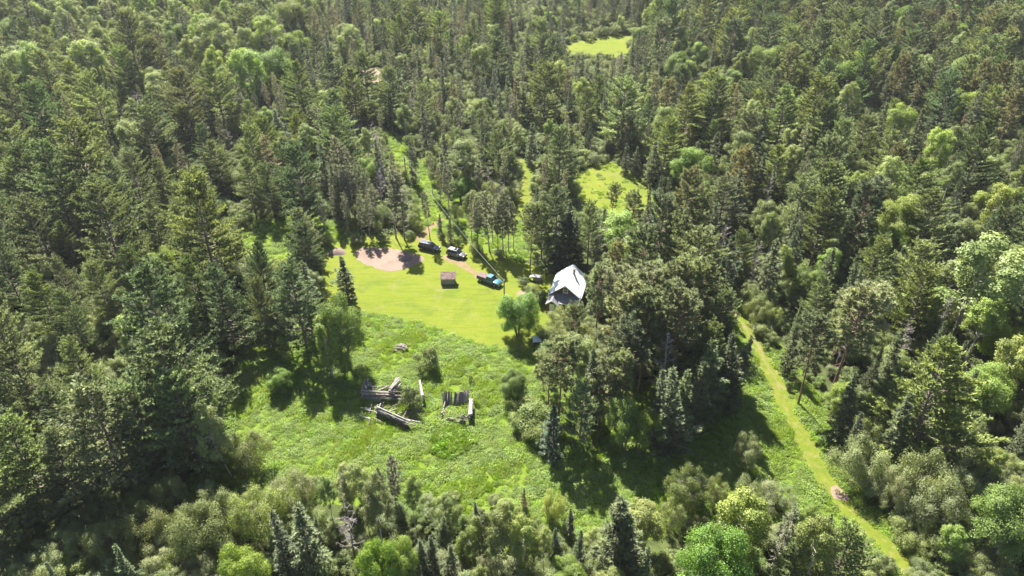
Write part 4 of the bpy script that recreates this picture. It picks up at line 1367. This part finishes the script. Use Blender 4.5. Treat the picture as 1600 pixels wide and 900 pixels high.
# gabled entry
ecx, ew, ed = -2.05, 2.2, -2.55
w = MB()
hw = ew / 2
w.add([(ecx - hw, ed, 0), (ecx + hw, ed, 0), (ecx + hw, ed, 2.0), (ecx, ed, 2.85), (ecx - hw, ed, 2.0), (ecx - hw, pd - .004, 0), (ecx + hw, pd - .004, 0), (ecx + hw, pd - .004, 2.0), (ecx, pd - .004, 2.85), (ecx - hw, pd - .004, 2.0)],
      [(0, 1, 2, 3, 4), (5, 9, 8, 7, 6), (0, 4, 9, 5), (1, 6, 7, 2), (0, 5, 6, 1)])
w.build("entry_wall", M["wall_brown"], house)
for sgn in (-1, 1):
    r = MB()
    r.slab([(ecx, ed - .28, 3.0), (ecx + sgn * (hw + .22), ed - .28, 1.98), (ecx + sgn * (hw + .22), -.1, 1.98), (ecx, -.1, 3.0)], .08)
    er = r.build("entry_roof", M["roof_grey"], house)
    f = MB()
    f.slab([(ecx, ed - .32, 3.02), (ecx + sgn * (hw + .25), ed - .32, 1.98), (ecx + sgn * (hw + .25), ed - .285, 1.98), (ecx, ed - .285, 3.02)], .16)
    f.build("fascia", M["white_paint"], er)
door = MB().box((ecx + .0, ed - .03, .98), (.9, .06, 1.95)).build("door", M["white_paint"], house)
MB().box((ecx + .34, ed - .075, .95), (.06, .03, .12)).build("handle", M["trim"], door)
MB().box((ecx - .49, ed - .02, 1.0), (.07, .05, 2.02)).box((ecx + .49, ed - .02, 1.0), (.07, .05, 2.02)).build("door_frame", M["white_paint"], door)
for i in range(2):
    MB().box((ecx + .7, ed - .3 - i * .45, .3 - i * .14), (2.4, .42, .08)).build("step", M["tan_wood"], house)
MB().box((ecx + .7, ed - .5, .12), (2.2, .8, .2)).build("step_base", M["tan_wood"], house)
MB().tube([(px1 - .5, pd - .5, 0), (px1 - .5, pd - .5, 2.0)], .05, 6).build("porch_post", M["white_paint"], house)

# ------------------------------------------------------------------ small structures
b = gp(700.5, 444)
shed = empty("shed", (b.x, b.y + .4, 0), R(2))
tag(shed, "small open shed with rusty brown sloping roof standing on the mown lawn", "shed")
for i in range(9):
    x = -1.32 + i * .33
    MB().box((x, -.55, .68), (.31, .05, 1.3 + .02 * (i % 2))).build("plank", M["grey_board"], shed)
for sx in (-1.42, 1.42):
    MB().box((sx, .1, .65), (.06, 1.2, 1.26)).build("side_wall", M["grey_board"], shed)
    MB().box((sx, .95, .95), (.1, .1, 1.9)).build("post", M["grey_board"], shed)
    MB().box((sx * 1.07, -.75, .6), (.09, .09, 1.2)).build("post", M["grey_board"], shed)
rr = MB()
rr.slab([(-1.65, -.85, 1.52), (1.65, -.85, 1.52), (1.65, 1.35, 2.0), (-1.65, 1.35, 2.0)], .05)
roof = rr.build("roof", M["rust_roof"], shed)
for i in range(4):
    s = MB()
    x0 = -1.6 + i * .82
    s.slab([(x0, -.9, 1.535 + .012 * (i % 2)), (x0 + .8, -.9, 1.535 + .012 * (i % 2)), (x0 + .8, 1.38, 2.035 + .012 * (i % 2)), (x0, 1.38, 2.035 + .012 * (i % 2))], .02)
    s.build("roof_sheet", M["rust_roof"], roof)

b = gp(838, 440)
bx = empty("storage_box", (b.x, b.y + .5, 0), R(-12))
tag(bx, "low pale grey storage box under the trees left of the house", "box")
MB().box((.25, 0, .55), (1.7, 1.0, 1.0)).build("body", M["grey_board"], bx, bevel=.03)  # grey-white box; the shade of the trees is put into its darker grey
MB().box((.25, 0, 1.09), (1.85, 1.15, .07)).build("lid", M["grey_board"], bx)
MB().slab([(-1.5, -.5, .75), (-.66, -.5, 1.15), (-.66, .5, 1.15), (-1.5, .5, .75)], .05).build("flap", M["grey_board"], bx)
MB().box((-1.45, 0, .35), (.08, .9, .7)).build("leg", M["grey_board"], bx)

b = gp(839, 541)
sh = empty("low_shelter", (b.x, b.y + .7, 0), R(8))
tag(sh, "low shelter with pale blue-grey metal roof half hidden by leaves below the lawn", "shelter")
rr = MB().slab([(-.8, -.65, .95), (.8, -.65, .95), (.8, .75, 1.35), (-.8, .75, 1.35)], .04).build("roof", M["pale_metal"], sh)
MB().box((0, .6, .6), (1.4, .06, 1.2)).build("back_wall", M["grey_board"], sh)
for sx in (-.7, .7):
    MB().box((sx, -.5, .45), (.08, .08, .9)).build("post", M["grey_board"], sh)
    MB().box((sx, .05, .5), (.05, 1.0, .9)).build("side_wall", M["grey_board"], sh)


def mound(name, px, py, rad, h, mat, label, cat, seed):
    rng = random.Random(seed)
    b = gp(px, py)
    m = MB()
    n, rings = 18, 6
    vs, fs = [], []
    for i in range(rings):
        t = i / (rings - 1)
        for k in range(n):
            a = 2 * PI * k / n
            rr = rad * (1 - t * .97) * (1 + .16 * math.sin(3 * a + seed) + rng.uniform(-.07, .07))
            vs.append((rr * math.cos(a) * 1.2, rr * math.sin(a), h * math.sin(t * PI / 2) + rng.uniform(-.04, .04) * h - (.05 if i == 0 else 0)))
    for i in range(rings - 1):
        for k in range(n):
            fs.append((i * n + k, i * n + (k + 1) % n, (i + 1) * n + (k + 1) % n, (i + 1) * n + k))
    fs.append(tuple((rings - 1) * n + k for k in range(n)))
    m.add(vs, fs)
    o = m.build(name, mat, None, smooth=True)
    o.location = b
    tag(o, label, cat)
    return o


mound("gravel_mound", 527, 394, 1.7, .7, M["gravel"], "small brown gravel mound in the grass left of the sand patch", "mound", 3)
mound("gravel_mound", 634, 404, 1.5, .45, M["gravel"], "low brown dirt mound in tree shade on the sand patch", "mound", 4)

# heap of stones in the meadow above the ruins
b = gp(626, 545)
hp = empty("stone_heap", (b.x, b.y, 0))
tag(hp, "loose heap of pinkish grey stones and boards in the meadow above the ruins", "stone heap")
rs = random.Random(9)
for i in range(30):
    m = bmesh.new()
    bmesh.ops.create_icosphere(m, subdivisions=1, radius=rs.uniform(.12, .30))
    for v in m.verts:
        v.co *= rs.uniform(.8, 1.2)
        v.co.z *= .7
    me = bpy.data.meshes.new("stone")
    m.to_mesh(me)
    m.free()
    me.materials.append(M["stone"])
    o = link(bpy.data.objects.new("stone", me), hp)
    a, r_ = rs.uniform(0, 2 * PI), rs.uniform(0, 1) ** .6
    o.location = (1.5 * r_ * math.cos(a), 1.1 * r_ * math.sin(a), .32 + .3 * (1 - r_) + rs.uniform(-.1, .1))
for i in range(3):
    MB().box((rs.uniform(-.8, .8), rs.uniform(-.6, .6), .62), (1.5, .16, .05), Matrix.Rotation(rs.uniform(0, 3), 3, 'Z') @ Matrix.Rotation(.15, 3, 'Y')).build("board", M["weathered"], hp)

# ------------------------------------------------------------------ ruins of log buildings
rl = random.Random(21)


def log(root, a, b, r0, mat="weathered", r1=None):
    a, b = Vector(a) - root.location, Vector(b) - root.location
    n = 5
    d = (b - a)
    off = Vector((rl.uniform(-1, 1), rl.uniform(-1, 1), rl.uniform(-.6, .6))) * .02 * d.length
    pts = [a + d * (i / (n - 1)) + off * math.sin(PI * i / (n - 1)) for i in range(n)]
    r1 = r1 or r0 * rl.uniform(.75, .95)
    return MB().tube(pts, [r0 + (r1 - r0) * i / (n - 1) + rl.uniform(-.012, .012) for i in range(n)], 8).build("log", M[mat], root)


def log_wall(root, p0, p1, n, r=.17, z0=.0, ragged=.6, mats=("weathered", "weathered_dark", "weathered", "weathered", "weathered_pale"), top_slope=0.0):
    p0, p1 = Vector((p0[0], p0[1], 0)), Vector((p1[0], p1[1], 0))
    d = (p1 - p0).normalized()
    s = Vector((-d.y, d.x, 0))
    z = z0
    for i in range(n):
        rr = r * rl.uniform(.68, 1.18)
        z += rr
        t = i / n
        a = p0 - d * rl.uniform(-ragged * t, ragged) + s * rl.uniform(-.16, .16)
        b = p1 + d * rl.uniform(-ragged * (1 + 2.2 * t), ragged * .8) + s * rl.uniform(-.16, .16)
        a.z = z + rl.uniform(-.05, .10) * (1 + t)
        b.z = z + rl.uniform(-.22, .08) * (1 + t) - top_slope * t
        if t > .45 and rl.random() < .45:           # a log broken in two with a gap
            c = a.lerp(b, rl.uniform(.3, .7))
            log(root, a, c + Vector((0, 0, -rl.uniform(.1, .4))), rr, rl.choice(mats))
            if rl.random() < .7:
                log(root, c + d * rl.uniform(.2, .7), b, rr, rl.choice(mats))
        else:
            log(root, a, b, rr, rl.choice(mats))
        z += rr * rl.uniform(.85, 1.05)


g = lambda x, y: gp(x, y, 0)
c0 = gp(605, 640)
ruin = empty("log_ruin", (c0.x, c0.y, 0))
tag(ruin, "larger collapsed log building with two open pens of weathered grey logs in the meadow", "ruin")
WP_ = ("weathered", "weathered_dark", "weathered_pale", "weathered")
# rear pen
log_wall(ruin, g(568, 625), g(628, 626), 9, .14)
log_wall(ruin, g(567, 625), g(571, 604), 7, .13, ragged=.4)
log_wall(ruin, g(611, 625), g(626, 606), 8, .15, mats=("weathered_pale", "weathered"), ragged=.5)  # sunlit right wall, put into colour as paler logs
log_wall(ruin, g(580, 610), g(622, 608), 5, .13, mats=WP_)
for (x0, y0, z0, x1, y1, z1) in ((567, 622, .1, 576, 606, 2.0), (570, 622, .2, 572, 608, 2.3), (568, 618, 1.4, 578, 606, 2.1), (577, 612, 2.2, 588, 624, 1.9), (572, 620, 1.9, 580, 606, 1.2), (575, 622, 2.1, 571, 608, 1.4),
                                 (592, 614, .6, 608, 610, 1.0), (611, 622, 2.2, 625, 606, 2.1), (613, 623, 2.25, 627, 607, 2.2), (580, 616, .3, 600, 619, .7)):
    log(ruin, gp(x0, y0) + Vector((0, 0, z0)), gp(x1, y1) + Vector((0, 0, z1)), rl.uniform(.09, .15), rl.choice(WP_))
# pale logs topping the rear pen's right wall, sunlight put into their colour
for i in range(6):
    a = gp(610 + i * .9, 622 - i * .8)
    e = gp(621 + i * .9, 605 - i * .5)
    log(ruin, a + Vector((0, 0, 2.05 - i * .03)), e + Vector((0, 0, 2.1 - i * .04)), .11, "weathered_pale")
# front pen
log_wall(ruin, g(590, 648), g(640, 670), 9, .13, ragged=.5)
log_wall(ruin, g(590, 648), g(597, 628), 7, .13, mats=WP_)
log(ruin, gp(625, 664) + Vector((0, 0, 1.5)), gp(657, 668) + Vector((0, 0, 1.2)), .13, "weathered_pale")
log(ruin, gp(630, 667) + Vector((0, 0, 1.2)), gp(649, 670) + Vector((0, 0, .9)), .12, "weathered_pale")
log(ruin, gp(590, 648) + Vector((0, 0, 1.85)), gp(642, 670) + Vector((0, 0, 1.7)), .13, "weathered_pale")
log(ruin, gp(598, 645) + Vector((0, 0, .2)), gp(601, 642) + Vector((0, 0, 1.9)), .09, "weathered")
# lone wall leaf at the right
for i in range(5):
    a = gp(661.5 + i * .1, 630)
    e = gp(656.5 + i * .1, 606)
    log(ruin, a + Vector((0, 0, .25 + i * .36)), e + Vector((0, 0, .25 + i * .36)), .19, "weathered_pale")

# fallen pieces lying about the two pens
for _ in range(26):
    x, y = rl.uniform(572, 652), rl.uniform(618, 668)
    a = gp(x, y) + Vector((0, 0, rl.uniform(.2, .45)))
    an = rl.uniform(0, PI)
    log(ruin, a, a + Vector((math.cos(an), math.sin(an), rl.uniform(-.12, .18))) * rl.uniform(1.0, 3.2), rl.uniform(.07, .14), rl.choice(WP_))

c0 = gp(715, 640)
ruin2 = empty("log_ruin", (c0.x, c0.y, 0))
tag(ruin2, "smaller U-shaped ruin of pale leaning logs, right of the larger log ruin", "ruin")
# right wall, its sunlit look put into the pale log colour
for i in range(4):
    log(ruin2, gp(733, 660) + Vector((0, 0, .2 + i * .34)), gp(736, 636) + Vector((0, 0, .2 + i * .34)), .19, "weathered_pale")
for i in range(3):
    log(ruin2, gp(733.5 + i * 1.8, 659) + Vector((0, 0, 1.5 + .05 * i)), gp(735 + i * 1.6, 634) + Vector((0, 0, 1.5)), .2, "weathered_pale")
# back: a row of poles leaning inwards
for i in range(13):
    x = 711 + i * 1.75
    a = gp(x - 2, 634 - .35 * i)
    e = gp(x + 1.2, 627 - .45 * i)
    log(ruin2, a + Vector((0, 0, .1)), e + Vector((0, 0, rl.uniform(1.6, 2.2))), .13, rl.choice(WP_))
for i in range(8):
    x = 693 + i * 1.8
    a = gp(x, 634 + rl.uniform(-1, 1))
    e = gp(x + rl.uniform(-1, 1.5), 625)
    log(ruin2, a + Vector((0, 0, .1)), e + Vector((0, 0, rl.uniform(1.5, 2.2))), .13, rl.choice(WP_))
log_wall(ruin2, g(698, 659), g(719, 658), 4, .14)
log_wall(ruin2, g(719, 661), g(732, 660), 7, .14)
log_wall(ruin2, g(692, 652), g(696, 630), 5, .13, mats=WP_)
log(ruin2, gp(724, 664) + Vector((0, 0, .1)), gp(722, 660) + Vector((0, 0, 1.6)), .1, "weathered_pale")

# ------------------------------------------------------------------ vehicles
def wheel(parent, x, y, r, wd):
    t = MB()
    n = 20
    side = 1 if y > 0 else -1
    prof = [(r * .6, -wd / 2), (r * .93, -wd / 2), (r, -wd / 2 + .04), (r, wd / 2 - .04), (r * .93, wd / 2), (r * .6, wd / 2)]
    vs, fs = [], []
    for rr, yy in prof:
        for k in range(n):
            a = 2 * PI * k / n
            vs.append((x + rr * math.cos(a), y + yy, r + rr * math.sin(a)))
    for i in range(len(prof)):
        j = (i + 1) % len(prof)
        for k in range(n):
            fs.append((i * n + k, i * n + (k + 1) % n, j * n + (k + 1) % n, j * n + k))
    t.add(vs, fs)
    w_ = t.build("wheel", M["tyre"], parent)
    rm = MB()
    rm.tube([(x, y - side * .03, r), (x, y + side * (wd / 2 - .03), r)], r * .62, 16)
    for k in range(5):
        a = 2 * PI * k / 5
        rm.box((x + math.cos(a) * r * .3, y + side * (wd / 2 - .02), r + math.sin(a) * r * .3), (r * .52, .03, .07), Matrix.Rotation(-a, 3, 'Y'))
    rm.build("rim", M["rim"], w_)


def loft(secs, name, mat, parent, smooth=True):
    """secs: list of closed rings with the same number of points"""
    n = len(secs[0])
    m = MB()
    vs = [p for s in secs for p in s]
    fs = [(i * n + k, i * n + (k + 1) % n, (i + 1) * n + (k + 1) % n, (i + 1) * n + k) for i in range(len(secs) - 1) for k in range(n)]
    fs += [tuple(range(n))[::-1], tuple((len(secs) - 1) * n + k for k in range(n))]
    m.add(vs, fs)
    o = m.build(name, mat, parent)
    bv = o.modifiers.new("soft", 'BEVEL')
    bv.width, bv.segments, bv.limit_method, bv.angle_limit = .05, 3, 'ANGLE', R(25)
    for p in o.data.polygons:
        p.use_smooth = True
    return o


def body_ring(x, zlo, zhi, hw):
    return [(x, -hw * .94, zlo), (x, -hw, zlo + (zhi - zlo) * .35), (x, -hw * .985, zlo + (zhi - zlo) * .75), (x, -hw * .90, zhi), (x, 0, zhi + .035), (x, hw * .90, zhi),
            (x, hw * .985, zlo + (zhi - zlo) * .75), (x, hw, zlo + (zhi - zlo) * .35), (x, hw * .94, zlo)]


def vehicle(name, rear, front, paint, label, cat, kind, L, hw, roofpaint=None):
    a, b = gp(*rear), gp(*front)
    mid = (a + b) / 2
    ang = math.atan2(b.y - a.y, b.x - a.x)
    o = empty(name, (mid.x, mid.y, 0.012), ang)
    tag(o, label, cat)
    h = L / 2
    if kind == "suv":
        prof = [(-h, .55, .95), (-h + .08, .40, 1.08), (-h + .5, .32, 1.12), (-.9, .28, 1.10), (.6, .28, 1.08), (h - 1.35, .28, 1.06), (h - .75, .32, 1.0), (h - .2, .36, .86), (h, .45, .72)]
        cab = [(-h + .12, 1.09, -h + .42), (h - 1.15, 1.07, h - 2.0)]     # base rear, base front with the roof ends
        rz = 1.78
        wb = (-h + .95, h - .9)
        wr = .37
    else:
        prof = [(-h, .6, 1.12), (-h + .05, .5, 1.16), (-.25, .45, 1.16), (.9, .42, 1.14), (h - 1.35, .42, 1.13), (h - .7, .45, 1.10), (h - .12, .5, 1.02), (h, .55, .85)]
        cab = [(-.42, 1.15, -.22), (h - 1.3, 1.13, h - 2.0)]
        rz = 1.88
        wb = (-h + 1.15, h - 1.0)
        wr = .41
    body = loft([body_ring(x, lo, hi, hw * (1 if abs(x) < h - .15 else .9)) for x, lo, hi in prof], "body", paint, o)
    (xr, zr, tr), (xf, zf, tf) = cab
    b1, t1 = hw * .88, hw * .70
    # pillars and roof in body colour: a cage of bars; the glass sits within it
    gl = MB()
    gb, gt = b1 - .03, t1 - .02
    gl.add([(xr + .03, -gb, zr), (xr + .03, gb, zr), (xf - .03, gb, zf), (xf - .03, -gb, zf), (tr + .03, -gt, rz - .04), (tr + .03, gt, rz - .04), (tf - .03, gt, rz - .04), (tf - .03, -gt, rz - .04)],
           [(0, 1, 5, 4), (1, 2, 6, 5), (2, 3, 7, 6), (3, 0, 4, 7), (4, 5, 6, 7), (3, 2, 1, 0)])
    gl.build("window", M["glass"], o)
    rf = MB()
    rp = [(tr, -t1), (tf, -t1), (tf, t1), (tr, t1)]
    rf.slab([(tr - .02, -t1, rz), (tf + .02, -t1, rz - .02), (tf + .02, t1, rz - .02), (tr - .02, t1, rz)], .06)
    roof = rf.build("roof", roofpaint or paint, o, bevel=.02)
    for sy in (-1, 1):
        pl = MB()
        xs = [(xr, tr), (xf, tf)]
        if kind == "suv":
            xs += [((xr * .62 + xf * .38), (tr * .6 + tf * .4)), ((xr * .3 + xf * .7), (tr * .25 + tf * .75))]
        else:
            xs += [((xr + xf) / 2 - .1, (tr + tf) / 2 - .1)]
        for xb, xt in xs:
            pl.tube([(xb, sy * b1, zr - .02), (xt, sy * t1, rz - .03)], .05, 6)
        pl.build("pillar", paint, o)
        MB().box((xf - .35, sy * (hw + .08), 1.16), (.12, .2, .15)).build("mirror", paint, o)
        MB().box((h - .14, sy * hw * .66, .80 if kind == "suv" else .88), (.16, .34, .17)).build("headlight", M["lamp_clear"], o)
        MB().box((-h + .03, sy * hw * .76, .98), (.12, .22, .3)).build("tail_light", M["lamp_red"], o)
        for wx in wb:
            MB().tube([(wx, sy * (hw - .2), wr + .02), (wx, sy * (hw + .006), wr + .02)], wr * 1.16, 18).build("wheel_arch", M["trim"], o)
            wheel(o, wx, sy * (hw - .08), wr, .22)
        MB().box(((xr + xf) / 2, sy * (hw + .003), .78), (2.4 if kind == "suv" else 1.6, .03, .05)).build("side_moulding", M["trim"], o)
    MB().box((h - .02, 0, .52), (.16, hw * 1.75, .2)).build("bumper", M["trim"] if kind == "suv" else M["rim"], o)
    MB().box((-h + .02, 0, .55), (.16, hw * 1.75, .2)).build("bumper", M["trim"] if kind == "suv" else M["rim"], o)
    MB().box((h + .0, 0, .76 if kind == "suv" else .84), (.06, hw * .9, .16)).build("grille", M["trim"], o)
    if kind == "suv":
        MB().box((tf - .45, 0, rz + .008), (.6, .8, .02)).build("sunroof", M["glass"], roof)
        for sy in (-1, 1):
            MB().tube([(tr + .2, sy * t1 * .85, rz + .07), (tf - .2, sy * t1 * .85, rz + .06)], .022, 6).build("roof_rail", M["rim"], roof)
    return o, h, hw


def paint(name, c, rough=.28, metal=.3):
    return pbr(name, c, None, rough=rough, metal=metal, coat=.6, spec=.5)


vehicle("parked_car", (656, 386.5), (686, 393), paint("navy_paint", (0.018, 0.026, 0.06)), "dark blue estate car parked on the grass behind the silver car", "car", "suv", 4.95, .93)
vehicle("parked_car", (700, 397), (727, 404), paint("silver_paint", (0.15, 0.155, 0.17), .3, .5), "silver grey car parked where the dirt track meets the lawn", "car", "suv", 4.5, .9)
pk, h, hw = vehicle("pickup_truck", (748, 435.5), (782, 448), paint("teal_paint", (0.025, 0.135, 0.20), .3, .2), "blue pickup truck with brown covered bed on the dirt track near the pole", "truck", "pickup", 5.6, .97)
M["bed_cover"] = pbr("bed_cover", (0.09, 0.055, 0.052), (0.16, 0.105, 0.095), 3, .8)
M["dark_paint"] = paint("dark_paint", (0.02, 0.035, 0.05))
MB().box((-h + 1.22, 0, 1.30), (2.26, hw * 1.78, .2)).build("bed_cover", M["bed_cover"], pk, bevel=.03)
for sy in (-1, 1):
    MB().box((-h + 1.22, sy * (hw * .97), .95), (2.2, .05, .42)).build("bed_side", M["dark_paint"], pk)
MB().box((h - .95, 0, 1.155), (.9, .6, .03)).build("hood_ridge", bpy.data.materials["teal_paint"], pk, bevel=.01)

# ------------------------------------------------------------------ power line
def pole(px, py, hgt, label):
    b = gp(px, py)
    o = empty("utility_pole", (b.x, b.y, 0))
    tag(o, label, "utility pole", "utility poles")
    MB().tube([(0, 0, -.05), (0, 0, hgt * .5), (0, 0, hgt)], [.15, .13, .10], 10).build("shaft", M["pole_wood"], o)
    MB().box((0, -.14, hgt - .35), (.16, .14, .3)).build("bracket", M["trim"], o)
    MB().tube([(0, -.2, hgt - .25), (0, -.2, hgt - .05)], [.05, .03], 8).build("insulator", M["white_paint"], o)
    return Vector((b.x, b.y - .2, hgt - .12))


h1 = height_for(gp(788, 480), 437)
h2 = height_for(gp(635, 283), 243)
t1 = pole(788, 480, h1, "wooden pole at the near end of the wire behind the round maple")
t2 = pole(635, 283, h2, "wooden pole at the far end of the wire in the grass strip")
m = MB()
pts = []
for i in range(25):
    s = i / 24
    p = t2.lerp(t1, s)
    p.z -= 1.3 * 4 * s * (1 - s)
    pts.append(p)
m.tube(pts, .02, 6)
tag(m.build("power_wire", M["wire"], None), "pale overhead wire running from the far pole down to the near pole", "wire")

print("trees", len(trees), "single", len(single), {k: (len(v), sum(1 for t in v if t in single)) for k, v in by_kind.items()} if len(trees) < 100 else {k: len(v) for k, v in by_kind.items()})

# ------------------------------------------------------------------ summer haze over the woods
m, nt, out = new_mat("haze_air")
pv = nt.nodes.new("ShaderNodeVolumePrincipled")
pv.inputs["Color"].default_value = (0.93, 0.96, 1.0, 1)
pv.inputs["Density"].default_value = 0.00008
pv.inputs["Anisotropy"].default_value = 0.3
nt.links.new(pv.outputs[0], out.inputs["Volume"])
hz = MB().box((0, 1000, 44), (5100, 5100, 90)).build("haze", m, None)
tag(hz, kind='stuff')
